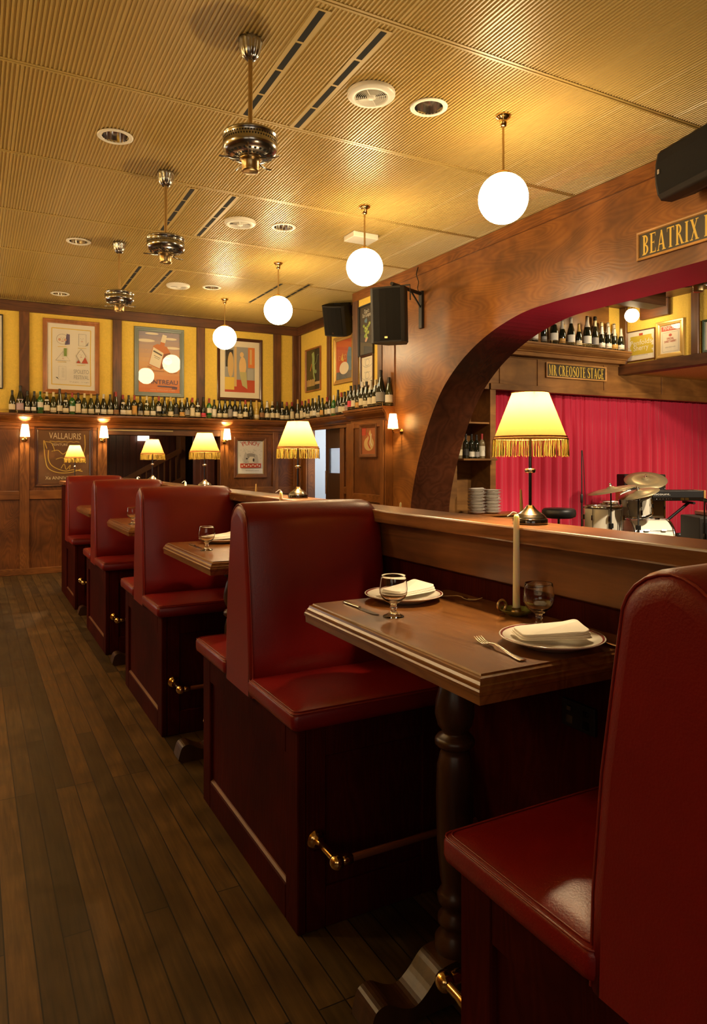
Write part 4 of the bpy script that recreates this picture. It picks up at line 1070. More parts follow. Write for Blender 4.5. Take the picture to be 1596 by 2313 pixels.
def vent(x, y, label):
    t = thing('ceiling_vent', label, 'air vent', (x, y, CE), 0, 'round ceiling vents')
    MB().lathe([(.138, 0), (.138, -.016), (.130, -.024), (.098, -.030), (.092, -.026), (.092, -.006)], (0,0,0), 48).build('flange', M['white'], t)
    MB().lathe([(.093, -.008), (.0, -.008)], (0,0,0), 32).build('duct', M['void'], t)
    g = MB()
    for k in range(6):
        r = .034 + k*.0108; g.lathe([(r-.0026, -.022), (r+.0018, -.030), (r+.0026, -.029), (r-.0018, -.021)], (0,0,0), 40)
    for k in range(4):
        a = PI/4 + k*PI/2; g.tube([(.02*math.cos(a), .02*math.sin(a), -.028), (.093*math.cos(a), .093*math.sin(a), -.027)], .003, 6)
    g.build('grille', M['white'], t)
    MB().lathe([(.026, -.012), (.026, -.030), (.018, -.034), (.0, -.034)], (0,0,0), 24).build('hub', M['white'], t)
    return t
vt = vent(*VENT[0], 'round white ceiling vent, largest, beside the double black air slots')
dup(vt, (*VENT[1], CE), .4, 'round white ceiling vent near the middle fan')
dup(vt, (*VENT[2], CE), .8, 'round white ceiling vent closest to the back wall')
def slot(x0, x1, y0, y1, label, gap=.018, mat=None):
    t = thing('air_slot', label, 'air slot', ((x0+x1)/2, y0, CE), math.atan2(-(x1-x0), (y1-y0)), 'black air slots')
    L_ = math.hypot(x1-x0, y1-y0)
    MB().box(-.042, .042, -.005, L_+.005, -.0025, .004).build('flange', M['ceilrib'], t)
    q = MB(); n = 4
    for k in range(n): q.box(-.017, .017, k*L_/n + gap/2, (k+1)*L_/n - gap/2, -.0032, 0)
    q.build('opening', M['void'], t)
for (x, y0, y1), a, b_ in (((1.43, 2.985, 4.12), 'largest', 'first pair'), ((1.485, 5.41, 6.53), 'middle', 'second pair'), ((1.58, 7.83, 9.0), 'smallest', 'third pair')):
    slot(x, x+.02, y0, y1, 'black ceiling air slot on the fan side of the %s of slots' % b_)
    slot(x+.335, x+.355, y0, y1, 'black ceiling air slot on the vent side of the %s of slots' % b_)
slot(3.225, 3.225, 7.80, 8.95, 'dark shiny air slot in the ceiling beside the third globe pendant')
slot(3.52, 3.54, 7.68, 8.5, 'dark air slot in the ceiling between the third globe pendant and the loudspeaker')
sd = MB().box(-.13, .13, -.10, .10, -.05, 0).build('ceiling_projector_box', M['white'], bevel=.006, loc=(3.19, 5.80, CE)); tag(sd, 'small white box on the ceiling half hidden by the second globe pendant', 'junction box')

# ================================================================== LOUDSPEAKERS
def speaker(label, loc, rot, W=.34, H=.56, Dp=.34, bracket=None, name='loudspeaker'):
    t = thing(name, label, 'loudspeaker', loc, 0, 'black loudspeakers', rot=rot)
    # plan: wide curved grille at the front (-y), body narrowing to the back
    fr = [(-W/2, -Dp*.35), (-W*.40, -Dp*.44), (-W*.2, -Dp*.49), (0, -Dp*.505), (W*.2, -Dp*.49), (W*.40, -Dp*.44), (W/2, -Dp*.35)]
    bk = [(W/2, -Dp*.10), (W*.27, Dp*.5), (-W*.27, Dp*.5), (-W/2, -Dp*.10)]
    MB().prism(fr + bk, 'z', -H/2, H/2).build('cabinet', M['spkbody'], t, bevel=.014, seg=3)
    g = MB(); o_ = [(x*.95, y-.006) for x, y in fr]; i_ = [(x*.95, y+.02) for x, y in reversed(fr)]
    g.prism(o_ + i_, 'z', -H/2+.018, H/2-.018); g.build('grille', M['grille'], t, bevel=.004, seg=2)
    MB().box(-.016, .016, -Dp*.505-.012, -Dp*.505-.004, -H/2+.035, -H/2+.055).build('badge', M['chrome'], t, bevel=.001, seg=1)
    MB().box(-.05, .05, -.02, .02, H/2, H/2+.008).build('handle_recess', M['black'], t)
    if bracket:
        b = MB()
        k = W/2 + .012
        b.tube([(-k, .02, H/2-.12), (-k, .02, H/2+.03), (k, .02, H/2+.03), (k, .02, H/2-.12)], .008, 6)
        b.build('yoke', M['black'], t)
    return t
s1 = speaker('black loudspeaker hanging in a yoke from the arch wall, before the grape poster', (3.70, 6.09, 2.955), (math.radians(4), 0, -.86), .36, .54, .36, True)
ba = thing('speaker_bracket', 'black steel wall bracket carrying the hanging loudspeaker', 'wall bracket', (XA, 6.33, 3.12))
MB().box(-.03, 0, -.03, .03, -.20, .20).build('wall_plate', M['black'], ba, bevel=.004)
arm = MB(); arm.tube([(-.02, 0, .17), (-.53, -.24, .165)], .02, 8); arm.tube([(-.02, 0, .02), (-.20, -.09, .155)], .01, 6); arm.build('arm', M['black'], ba)
cb = MB(); cb.tube(spline([(-.02, .05, .47), (-.05, .04, .38), (-.03, .03, .30), (-.06, .0, .22), (-.05, -.02, .17)], 5), .005, 6); cb.build('cable', M['black'], ba)
speaker('black loudspeaker tilted under the ceiling on the far right wall, above the gold framed picture', (4.30, 8.42, 3.40), (math.radians(22), math.radians(8), -1.05), .36, .40, .34)
speaker('black loudspeaker lying sideways under the ceiling above the arch sign', (3.99, 2.80, 3.36), (math.radians(24), PI/2, -1.36), .33, .60, .32)

# ================================================================== PICTURES AND SIGNS
K = C('ink_soft', (.10, .08, .06)); CR = C('sheet_cream', (.78, .70, .52)); WH = C('sheet_white', (.82, .78, .66))
RD = C('print_red', (.52, .07, .03)); OR = C('print_orange', (.72, .22, .05)); GN = C('print_green', (.24, .36, .08)); GY = C('print_grey', (.34, .33, .30)); BL = C('print_blue', (.10, .22, .34)); YL = C('print_yellow', (.78, .54, .08)); DK = C('print_dark', (.035, .03, .02)); TN = C('print_tan', (.66, .44, .17)); PUR = C('print_violet', (.14, .11, .22)); PK = C('print_pink', (.62, .36, .24)); SK = C('print_skin', (.78, .52, .22))

def art_plain(A, w, h): A.P(rect(-w/2, -h/2, w/2, h/2), WH)
framed('narrow dark framed print at the picture edge beside the aisle-side stud', (.02, YB, 2.93), 0, .64, .97, .014, M['black'], art_plain)

def art_festival(A, w, h):
    A.P(rect(-w/2, -h/2, w/2, h/2), WH)
    a, b_ = w*.41, h*.43
    for q in (stroke([(-a, -b_), (-a*1.01, 0), (-a, b_)], .012), stroke([(-a, b_), (a, b_*.99)], .012), stroke([(a, b_), (a*.985, 0), (a, -b_)], .012), stroke([(a, -b_), (-a, -b_*.985)], .012)): A.P(q, YL)
    def face(cx, cyy, s):
        A.P(stroke([(cx-.4*s, cyy+.3*s), (cx-.2*s, cyy+.32*s)], .05*s), K); A.P(stroke([(cx+.2*s, cyy+.32*s), (cx+.4*s, cyy+.3*s)], .05*s), K)
        A.P(stroke([(cx, cyy+.2*s), (cx+.02*s, cyy-.2*s)], .06*s), GY); A.P(stroke([(cx-.25*s, cyy-.45*s), (cx+.25*s, cyy-.47*s)], .1*s), RD)
    u = w*.1
    A.P([(-u*1.0, b_*.82), (-u*.35, b_*.80), (-u*.35, b_*.45), (-u*1.4, b_*.42)], PUR); A.P(ring(-u*1.9, b_*.62, u*1.25, u*1.15, .003, .003, 0, 2*PI, 30), K); face(-u*1.9, b_*.62, u)
    A.P(ell(-u*2.5, b_*.60, u*.28, u*.3), PK); A.P(ell(-u*1.3, b_*.60, u*.28, u*.3), PK)
    for q in stroke([(u*1.5, b_*.84), (u*3.1, b_*.84), (u*3.1, b_*.42), (u*1.5, b_*.42), (u*1.5, b_*.84)], .003): A.P(q, K)
    face(u*2.2, b_*.64, u*.9); A.P([(u*2.9, b_*.42), (u*3.6, b_*.58), (u*3.5, b_*.44)], GY)
    A.P(rect(-u*1.6, b_*.02, -u*1.0, b_*.30), GN)
    for q in stroke([(-u*3.3, -b_*.14), (-u*1.8, b_*.18), (-u*.3, -b_*.14), (-u*3.3, -b_*.14)], .003): A.P(q, K)
    face(-u*1.8, -b_*.02, u*.7)
    A.P([(u*1.0, -b_*.20), (u*1.45, -b_*.10), (u*1.9, -b_*.2)], RD); A.P([(u*2.2, b_*.26), (u*3.5, -b_*.2), (u*1.9, -b_*.2)], RD)
    A.P([(u*2.0, b_*.30), (u*3.0, b_*.06), (u*2.0, -b_*.22), (u*1.0, b_*.06)], WH)
    for q in stroke([(u*2.0, b_*.30), (u*3.0, b_*.06), (u*2.0, -b_*.22), (u*1.0, b_*.06), (u*2.0, b_*.30)], .003): A.P(q, K)
    face(u*2.0, b_*.07, u*.8)
    for cx, cyy in ((-u*2, b_*.34), (u*2.2, b_*.33), (-u*2, -b_*.2), (u*2, -b_*.28)): A.P(stroke([(cx-u*.9, cyy), (cx+u*.9, cyy+.006)], .006), YL)
    for q in stroke([(-u*2.7, -b_*.35), (-u*1.2, -b_*.35), (-u*1.2, -b_*.82), (-u*2.7, -b_*.82), (-u*2.7, -b_*.35)], .0025): A.P(q, GY)
    for k in range(7): A.P(stroke([(-u*2.1, -b_*(.42+.05*k)), (-u*1.5, -b_*(.42+.05*k))], .003), GY)
    A.P([(-u*3.4, -b_*.74), (-u*2.7, -b_*.82), (-u*3.0, -b_*.74)], DK)
    A.T('SPOLETO', .055, u*2.0, -b_*.58, GY, width=w*.32); A.T('FESTIVAL', .055, u*2.05, -b_*.78, GY, width=w*.32)
    A.T('23 giugno - 11 luglio', .014, u*1.6, -b_*.9, GY, width=w*.42)
framed('orange wood framed festival poster with geometric faces on the yellow wall', (1.175, YB, 2.916), 0, .72, 1.005, .058, M['frame_or'], art_festival)

def art_liqueur(A, w, h):
    n = 14
    for k in range(n):
        t = k/(n-1); c0, c1, c2 = (.30, .27, .33), (.66, .38, .16), (.66, .19, .045)
        c = tuple((c0[i]*(1-2*t)+c1[i]*2*t) if t < .5 else (c1[i]*(2-2*t)+c2[i]*(2*t-1)) for i in range(3))
        A.P(rect(-w/2, h/2 - h*(k+1)/n, w/2, h/2 - h*k/n), C('sky_band_%d' % k, c), .0)
    A.step()
    for cx, cyy, rx, ry in ((-.10, .97, .09, .017), (.15, .90, .085, .02), (-.18, .85, .12, .026), (.18, .75, .10, .02)):
        A.P(ell(cx*w/.55, (cyy-.5)*h, rx*w/.55, ry*h), CR)
    # square-shouldered bottle, leaning
    R = math.radians(-14)
    def rt(P, ox=.01*w, oy=.14*h): return [(ox + p[0]*math.cos(R) - p[1]*math.sin(R), oy + p[0]*math.sin(R) + p[1]*math.cos(R)) for p in [(q[0]*w, q[1]*h) for q in P]]
    A.P(rt([(-.20, -.22), (.10, -.25), (.24, -.18), (.24, .07), (.12, .15), (-.12, .15), (-.20, .10)]), C('bottle_amber', (.55, .16, .03)))
    A.P(rt([(.10, -.25), (.24, -.18), (.24, .07), (.10, .02)]), C('bottle_brown', (.20, .05, .015)))
    A.P(rt([(-.055, .13), (.06, .13), (.05, .28), (-.045, .28)]), C('bottle_amber', (.55, .16, .03)))
    A.P(rt([(-.055, .20), (.06, .20), (.055, .33), (-.05, .33)]), CR)
    A.P(rt([(-.19, -.21), (.08, -.235), (.08, .03), (-.19, .08)]), CR)
    vs = rt([(-.17, .02), (.06, -.015)]); A.P(stroke(vs, .022), K); vs = rt([(-.13, -.05), (.03, -.07)]); A.P(stroke(vs, .007), K); vs = rt([(-.11, -.08), (.02, -.095)]); A.P(stroke(vs, .005), K)
    A.P(ell(.20*w, .03*h, .11*w, .065*h), CR); A.P(ring(.20*w, .03*h, .06*w, .03*h, .008, .006, .4, 2.9, 12), K)
    A.T('The', .03, -.24*w, -.10*h, C('script_brown', (.28, .09, .04)), shear=.4); A.T('Most Delicious', .026, -.14*w, -.155*h, C('script_brown', (.28, .09, .04)), shear=.4, width=.52*w); A.T('Liqueur', .03, .33*w, -.175*h, C('script_brown', (.28, .09, .04)), shear=.4, width=.24*w)
    A.T('COINTREAU', .065, 0, -.36*h, C('title_violet', (.09, .07, .13)), width=.90*w)
    A.P(stroke([(-.05*w, -.395*h), (.36*w, -.40*h), (.43*w, -.41*h), (.42*w, -.43*h), (.30*w, -.425*h)], .016), C('title_violet', (.09, .07, .13)))
    A.T('liqueur distilled from oranges', .012, .08*w, -.465*h, CR, width=.6*w)
framed('blue framed liqueur poster of a tilted amber bottle on an orange sky', (2.358, YB, 2.923), 0, .705, .985, .060, C('blue_frame_paint', (.16, .20, .18), .4), art_liqueur)

def art_figure(A, w, h):       # a plain generic interior study in the same colours, not the painting itself
    A.P(rect(-w/2, -h/2, w/2, h/2), CR)
    a, b_ = w*.38, h*.40
    A.P(rect(-a, -b_, a, b_), GY); A.P(rect(-a, -b_, a, -b_*.45), RD); A.P(rect(a*.55, b_*.1, a, b_), OR); A.P(rect(a*.66, b_*.25, a*.80, b_*.92), TN)
    A.P(rect(-a*.38, -b_*.75, -a*.22, b_), TN); A.P(rect(-a, -b_*.9, -a*.38, -b_*.35), YL); A.P(rect(-a*.95, b_*.1, -a*.45, b_*.85), DK)
    A.P(ell(-a*.62, b_*.2, a*.2, b_*.55), TN); A.P(ell(a*.18, b_*.15, a*.24, b_*.42), SK); A.P([(-a*.05, -b_*.1), (a*.42, -b_*.1), (a*.50, -b_*.85), (a*.15, -b_*.7)], C('print_olive', (.50, .46, .20)))
    A.P(ell(a*.12, b_*.66, a*.13, b_*.12), SK); A.P(rect(a*.5, -b_*.45, a*.9, b_*.05), C('print_check', (.42, .42, .38)))
framed('dark framed gallery print with cream mount behind the fourth globe pendant', (3.568, YB, 2.893), 0, .715, .95, .045, M['frame_dk'], art_figure)

def art_pottery(A, w, h):
    A.P(rect(-w/2, -h/2, w/2, h/2), C('poster_brown', (.16, .07, .025)))
    Y = C('brush_yellow', (.72, .46, .08)); W_ = C('brush_cream', (.78, .62, .36))
    A.T('VALLAURIS', .085, .02*w, .335*h, W_, width=.62*w, rot=-.02); A.P(stroke([(-.28*w, .29*h)] + [(-.28*w + .58*w*k/10, (.275 + (.012 if k % 2 else 0))*h) for k in range(1, 11)], .008), Y)
    A.T('PEINTURE', .032, -.08*w, .205*h, W_, width=.30*w); A.T('Xe ANNIVERSAIRE', .045, .0, -.43*h, W_, width=.72*w)
    def cv(P, wd=.011): A.P(stroke(spline([(p[0]*w, p[1]*h) for p in P], 6), wd), Y)
    cv([(-.33, .15), (-.39, .30), (-.36, -.05), (-.30, -.22), (-.12, -.30), (.12, -.30), (.33, -.24)]); cv([(.40, .42), (.41, .20), (.38, .02), (.42, -.12)]); cv([(-.30, .12), (-.30, -.05), (-.22, -.18), (0, -.27), (.18, -.25), (.36, -.28)])
    cv([(-.06, -.22), (0, -.14), (.04, -.24), (.12, -.16), (.10, -.24)], .009); cv([(-.24, .10), (-.12, .12), (-.02, .05), (.10, .12), (.30, .10)], .009); cv([(-.16, -.05), (-.05, -.02), (.08, -.05), (.2, .02)], .008); cv([(-.36, .28), (-.24, .25), (-.18, .10)], .009)
framed('brown poster with yellow brush lines and hand lettering, between two wall sconces', (1.082, YB-.0, 1.563), 0, .735, .80, .042, M['frame_dk'], art_pottery)

def art_comic(A, w, h):
    A.P(rect(-w/2, -h/2, w/2, h/2), C('sheet_pale', (.78, .76, .70)))
    A.T('Bradbury & Agnew present', .022, 0, .42*h, K, width=.8*w)
    for k, ch in enumerate('PUNCH'):
        a = (k-2)*.30; A.T(ch, .065, .30*w*math.sin(a)*1.35, .27*h + .045*math.cos(a), RD, width=.055, rot=-a*.7)
    rnd = random.Random(5)
    for k in range(70):
        x = rnd.uniform(-.38, .38)*w; y = rnd.uniform(-.22, .25)*h; A.P(stroke([(x, y), (x+rnd.uniform(-.03, .03), y+rnd.uniform(-.02, .02))], .003), GY, .00005)
    A.step(); A.P(ell(0, .05*h, .2*w, .07*h), GY); A.P([(-.28*w, -.15*h), (-.10*w, -.15*h), (-.14*w, .10*h), (-.2*w, .16*h), (-.25*w, .05*h)], C('sheet_grey', (.55, .54, .5))); A.P([(.10*w, -.15*h), (.30*w, -.15*h), (.26*w, .06*h), (.18*w, .10*h)], C('sheet_grey', (.55, .54, .5)))
    A.P(rect(-.05*w, -.17*h, .12*w, .02*h), WH); A.P(ell(.11*w, -.08*h, .035*w, .05*h), DK); A.P(rect(-.18*w, -.06*h, -.12*w, -.02*h), DK)
    A.P(rect(-.40*w, -.31*h, .40*w, -.18*h), RD)
    for k in range(9): A.P(ell((-.33+.083*k)*w, (-.245 + (.02 if k % 2 else -.01))*h, .028*w, .022*h), WH, .00005)
    A.step(); A.T('almanack extra', .016, .06*w, -.40*h, K, width=.5*w)
framed('small wooden framed comic poster titled PUNCH in red, right of the stair-hall opening', (3.737, YB-.0, 1.561), 0, .53, .63, .055, M['frame_md'], art_comic, slip=(.012, M['brass_dull']))

def art_figure_dark(A, w, h):   # generic stand-in: a pale green brush figure over a striped base on black
    A.P(rect(-w/2, -h/2, w/2, h/2), C('poster_olive_black', (.035, .035, .015)))
    G_ = C('pale_green_print', (.30, .42, .16))
    A.P(stroke(spline([(-.05*w, .42*h), (0, .28*h), (-.02*w, .15*h), (.02*w, .02*h)], 6), .085), G_); A.P(stroke(spline([(.02*w, .05*h), (.12*w, -.06*h), (.22*w, -.05*h)], 5), .05), G_); A.P(stroke(spline([(0, .02*h), (.02*w, -.12*h), (.10*w, -.27*h)], 5), .045), G_); A.P(stroke(spline([(.05*w, .1*h), (.22*w, .18*h), (.28*w, .32*h), (.36*w, .34*h)], 5), .012), G_); A.P(stroke([(-.12*w, .15*h), (-.22*w, -.02*h)], .02), OR)
    for k in range(7): A.P(rect((-.48+.085*k)*w, -.40*h, (-.42+.085*k)*w, (-.24+.01*(k % 2))*h), TN, .00005)
    A.step(); A.P(rect(.12*w, -.38*h, .46*w, -.31*h), TN)
framed('slim dark poster with a pale green figure, on the side wall near the corner', (XR, 9.74, 2.888), FACE_RIGHT, .535, .655, .022, M['frame_or'], art_figure_dark)
def art_red_abstract(A, w, h):
    A.P(rect(-w/2, -h/2, w/2, h/2), C('poster_vermilion', (.55, .10, .03)))
    A.P(rect(-w/2, -h/2, w/2, -.30*h), C('poster_slate', (.10, .11, .12))); A.P([(.18*w, -.3*h), (.48*w, -.3*h), (.48*w, .25*h), (.30*w, .30*h), (.20*w, .12*h)], BL); A.P(ell(.0, -.22*h, .3*w, .16*h), CR); A.P([(-.2*w, .0), (-.08*w, .18*h), (-.02*w, -.05*h)], YL)
    for x in (-.28, -.12, .0, .1): A.P(ring(x*w, .06*h, .035, .035, .007, .007, 0, 2*PI, 14), TN)
framed('gold framed red and blue abstract picture on the far right wall', (XR, 8.735, 2.915), FACE_RIGHT, .59, .665, .062, pm('gilt_frame', (.62, .40, .13), .3, metal=.6), art_red_abstract)
def art_grapes(A, w, h):
    A.P(rect(-w/2, -h/2, w/2, h/2), C('poster_black', (.03, .025, .018)))
    A.T("Don't", .05, .0, .36*h, WH, width=.34*w); A.T('Eat Grapes.', .05, .02*w, .28*h, WH, width=.62*w)
    A.P(stroke([(-.02*w, .26*h), (.0, .15*h)], .02), BL); A.P(ell(-.05*w, .20*h, .10*w, .04*h), BL)
    rnd = random.Random(2)
    for k in range(30):
        t = k/30; y = (.13 - .36*t)*h; wd = (.22*(1-t)+.03)*w
        A.P(ell(rnd.uniform(-wd, wd), y, .045*w+.008, .022*h+.004, 12), [C('grape_green', (.30, .42, .05)), C('grape_lime', (.45, .52, .10)), C('grape_shade', (.14, .24, .04))][k % 3] if k < 26 else PK, .00004)
framed("black framed poster reading Don't Eat Grapes, behind the hanging loudspeaker", (XA-.004, 7.535, 3.10), FACE_RIGHT, .375, .62, .018, M['black'], art_grapes)
def art_cert(A, w, h):
    A.P(rect(-w/2, -h/2, w/2, h/2), CR)
    for cyy in (.28, -.18):
        A.T('wine list award', .018, 0, (cyy+.12)*h, GY, width=.55*w); A.P(ring(0, (cyy+.02)*h, .05, .045, .006, .006, 0, 2*PI, 16), GY); A.P(ring(0, (cyy+.02)*h, .13, .06, .006, .006, 3.5, 5.9, 12), GY); A.T('of excellence', .014, 0, (cyy-.10)*h, GY, width=.4*w)
framed('dark framed cream certificate below the grape poster', (XA-.004, 7.515, 2.60), FACE_RIGHT, .33, .40, .026, M['frame_dk'], art_cert)
def art_warm(A, w, h):
    A.P(rect(-w/2, -h/2, w/2, h/2), C('poster_rust', (.42, .13, .04)))
    A.P(ell(0, -.12*h, .36*w, .26*h), TN); A.P([(-.15*w, .05*h), (.1*w, .42*h), (.25*w, .05*h)], TN); A.P(stroke(spline([(-.1*w, .3*h), (.05*w, .1*h), (-.05*w, -.1*h), (.12*w, -.3*h)], 6), .02), RD); A.P(stroke(spline([(.2*w, .25*h), (.12*w, 0), (.25*w, -.2*h)], 6), .015), CR); A.P(rect(-.5*w, .2*h, -.2*w, .5*h), RD)
framed('small wood framed rust coloured print on the panelled pier', (XP, 7.31, 1.745), FACE_RIGHT, .415, .40, .042, M['frame_md'], art_warm)
def art_doc(A, w, h):
    A.P(rect(-w/2, -h/2, w/2, h/2), CR)
    for k in range(9): A.P(stroke([(-.32*w, (.34-.08*k)*h), ((.32-.06*(k % 3))*w, (.34-.08*k)*h)], .006), GY, .00005)
framed('small framed document behind the pier, upper of two', (XR, 8.53, 1.755), FACE_RIGHT, .22, .40, .024, M['frame_md'], art_doc)
def art_emblem(A, w, h):
    A.P(rect(-w/2, -h/2, w/2, h/2), CR); A.P(ring(0, 0, .3*w, .36*h, .01, .01, 0, 2*PI, 24), GY); A.P(ell(0, .06*h, .15*w, .16*h), GY); A.P(rect(-.2*w, -.3*h, .2*w, -.22*h), GY)
framed('small framed emblem print behind the pier, lower of two', (XR, 8.535, 1.35), FACE_RIGHT, .22, .29, .02, M['frame_md'], art_emblem)

def art_sherry(A, w, h):
    A.P(rect(-w/2, -h/2, w/2, h/2), WH)
    Y = C('label_gold', (.60, .46, .05)); rnd = random.Random(4)
    for k in range(12): y = .34 - .055*k; A.P(rect((-.42+rnd.uniform(0, .06))*w, (y-.06)*h, (.40+rnd.uniform(-.02, .06))*w, y*h), Y, .00004)
    A.step(); A.T('Penfolds', .075, 0, .02*h, WH, width=.80*w, rot=.03); A.T('Sherry', .075, 0, -.17*h, WH, width=.56*w, rot=.03); A.P(rect(-.07*w, .34*h, .07*w, .42*h), RD); A.T('reserve bottling', .016, 0, -.36*h, GY, width=.5*w)
framed('thin framed yellow Sherry label print on the bulkhead', (8.25, 6.85, 3.13), FACE_RIGHT, .475, .425, .012, M['frame_md'], art_sherry)
def art_special(A, w, h):
    A.P(rect(-w/2, -h/2, w/2, h/2), CR); A.P(rect(-.46*w, .30*h, .46*w, .47*h), RD); A.T('PENFOLDS', .045, 0, .345*h, WH, width=.72*w)
    A.P(stroke([(-.4*w, .24*h), (.4*w, .24*h), (.4*w, -.44*h), (-.4*w, -.44*h), (-.4*w, .24*h)], .004), GY); A.P(ell(0, .14*h, .08*w, .05*h), RD); A.T('SPECIAL', .03, 0, -.02*h, RD, width=.36*w); A.T('SWEET SHERRY', .03, 0, -.12*h, RD, width=.62*w); A.T('produce of South Australia', .014, 0, -.30*h, GY, width=.5*w)
framed('wide gold framed SPECIAL SWEET SHERRY label on the bulkhead', (8.25, 6.375, 3.145), FACE_RIGHT, .43, .50, .062, pm('gold_frame', (.70, .46, .14), .28, metal=.5), art_special)
framed('green framed picture at the picture edge of the bulkhead', (8.25, 5.69, 3.10), FACE_RIGHT, .40, .42, .03, C('green_frame', (.03, .06, .03), .4), art_doc)

def board_sign(label, loc, rz, W, H, body, tx0, th, tw):
    t = thing('sign_board', label, 'sign', loc, rz, 'lettered sign boards')
    MB().box(-W/2+.012, W/2-.012, -.012, 0, -H/2+.012, H/2-.012).build('board', M['signblack'], t)
    prof = [(0, 0), (0, .020), (.006, .024), (.014, .022), (.020, .014), (.020, .008)]
    rings = [[(-W/2+u, -d, -H/2+u), (W/2-u, -d, -H/2+u), (W/2-u, -d, H/2-u), (-W/2+u, -d, H/2-u)] for u, d in prof]
    MB().loft(rings, smooth=False, caps=False).build('frame', M['frame_sign'], t)
    q = MB()
    for k, p in enumerate(serif_text(body, th, tw)): q.poly([(x+tx0, -.0123-k*3e-6, z-th/2) for x, z in p])
    q.build('lettering', M['yellowpaint'], t, fix=False)
board_sign('framed black sign lettered MR CREOSOTE STAGE in yellow above the red curtain', (7.352, YS-.016, 2.733), 0, 1.13, .205, 'MR CREOSOTE STAGE', -.52, .142, 1.04)
board_sign('framed black sign beginning BEATRIX D in yellow on the arch', (XA, 2.90, 3.042), FACE_RIGHT, 1.275, .205, 'BEATRIX D', -.592, .140, .555)

# ================================================================== BOTTLES
GC = {'dark': pm('dark_bottle_glass', (.012, .014, .007), .07, coat=.6), 'olive': pm('olive_bottle_glass', (.030, .036, .010), .07, coat=.6),
      'green': pm('green_bottle_glass', (.02, .13, .025), .07, coat=.6), 'gold': pm('gold_bottle_glass', (.50, .33, .06), .12, coat=.6), 'clear': pm('pale_bottle_glass', (.22, .17, .09), .08, coat=.6)}
LC = {'cream': C('label_cream', (.74, .64, .42)), 'white': C('label_white', (.80, .75, .62)), 'pink': C('label_pink', (.52, .36, .38)), 'orange': C('label_orange', (.62, .33, .07)), 'brown': C('label_brown', (.30, .14, .05)),
      'rose': C('label_rose', (.72, .06, .10)), 'black': C('label_black', (.025, .022, .02)), 'grey': C('label_grey', (.30, .28, .25))}
CC = {'black': C('capsule_black', (.015, .013, .012), .35), 'red': C('capsule_red', (.34, .03, .025), .35), 'cream': C('capsule_cream', (.70, .58, .32), .4), 'gold': C('capsule_gold', (.58, .36, .08), .3), 'white': C('capsule_white', (.72, .68, .58), .4), 'silver': C('capsule_silver', (.55, .50, .40), .3)}
PROF = {'burgundy': [(.0, 0), (.036, 0), (.0405, .006), (.0410, .10), (.0395, .135), (.033, .170), (.024, .205), (.0165, .235), (.0140, .25), (.0138, .282), (.0150, .284), (.0150, .292), (.0138, .295), (.0, .295)],
        'bordeaux': [(.0, 0), (.034, 0), (.0375, .005), (.0380, .175), (.0365, .192), (.029, .208), (.018, .222), (.0145, .235), (.0140, .282), (.0150, .284), (.0150, .295), (.0138, .298), (.0, .298)],
        'champagne': [(.0, 0), (.038, 0), (.0435, .007), (.0440, .11), (.042, .145), (.034, .185), (.024, .222), (.0170, .25), (.0155, .285), (.0165, .288), (.0165, .310), (.013, .316), (.0, .316)],
        'flute': [(.0, 0), (.034, 0), (.0375, .005), (.0378, .12), (.034, .165), (.026, .215), (.0175, .27), (.0140, .31), (.0145, .325), (.0150, .335), (.0, .335)]}
NECK = {'burgundy': (.235, .296), 'bordeaux': (.232, .299), 'champagne': (.205, .317), 'flute': (.27, .336)}
_bm = {}
def radius_at(kind, z):
    P = PROF[kind]
    for (r0, z0), (r1, z1) in zip(P, P[1:]):
        if z0 <= z <= z1 and z1 > z0: return r0 + (r1-r0)*(z-z0)/(z1-z0)
    return .02
def bmesh_for(kind, part, arg=None):
    k = (kind, part, arg)
    if k not in _bm:
        if part == 'glass': mb = MB().lathe(PROF[kind], (0,0,0), 20)
        elif part == 'capsule':
            a, b_ = NECK[kind]; zs = [a + (b_-a)*t for t in (0, .3, .6, .85, 1)]
            mb = MB().lathe([(radius_at(kind, min(z, b_-.003))+.0008, z) for z in zs] + [(.0, b_+.0006)], (0,0,0), 16)
        else:
            z0, z1, sp_ = arg
            a0, a1 = -PI/2 - sp_, -PI/2 + sp_
            mb = MB().lathe([(radius_at(kind, z0+(z1-z0)*t)+.0007, z0+(z1-z0)*t) for t in (0, .5, 1)], (0,0,0), 14, a0=a0, a1=a1)
        _bm[k] = mb.mesh(part, M['ink'], fix=False)
    return _bm[k]
def bpart(name, me, mat, parent):
    o = bpy.data.objects.new(name, me); COL.objects.link(o); o.parent = parent
    o.material_slots[0].link = 'OBJECT'; o.material_slots[0].material = mat
    return o
LAB = {'low': (.022, .085, 1.25), 'mid': (.040, .115, 1.25), 'tall': (.030, .150, 1.15), 'high': (.085, .155, 1.3), 'round': (.035, .085, .8)}
def bottle(x, y, z, kind, glass, label, lstyle, cap, scale, face, text, cat_group, neck_label=False, name='wine_bottle'):
    t = thing(name, text, 'bottle', (x, y, z), face, cat_group); t.scale = (scale,)*3
    bpart('glass', bmesh_for(kind, 'glass'), GC[glass], t)
    if label: bpart('paper_label', bmesh_for(kind, 'label', LAB[lstyle]), LC[label], t)
    if neck_label: bpart('neck_label', bmesh_for(kind, 'label', (.172 if kind != 'bordeaux' else .20, .192 if kind != 'bordeaux' else .215, 1.0)), LC['white'], t)
    if cap: bpart('capsule', bmesh_for(kind, 'capsule'), CC[cap], t)
    return t
KN_ = {'burgundy': 'sloping', 'bordeaux': 'square-shouldered', 'champagne': 'stout', 'flute': 'tall slim'}
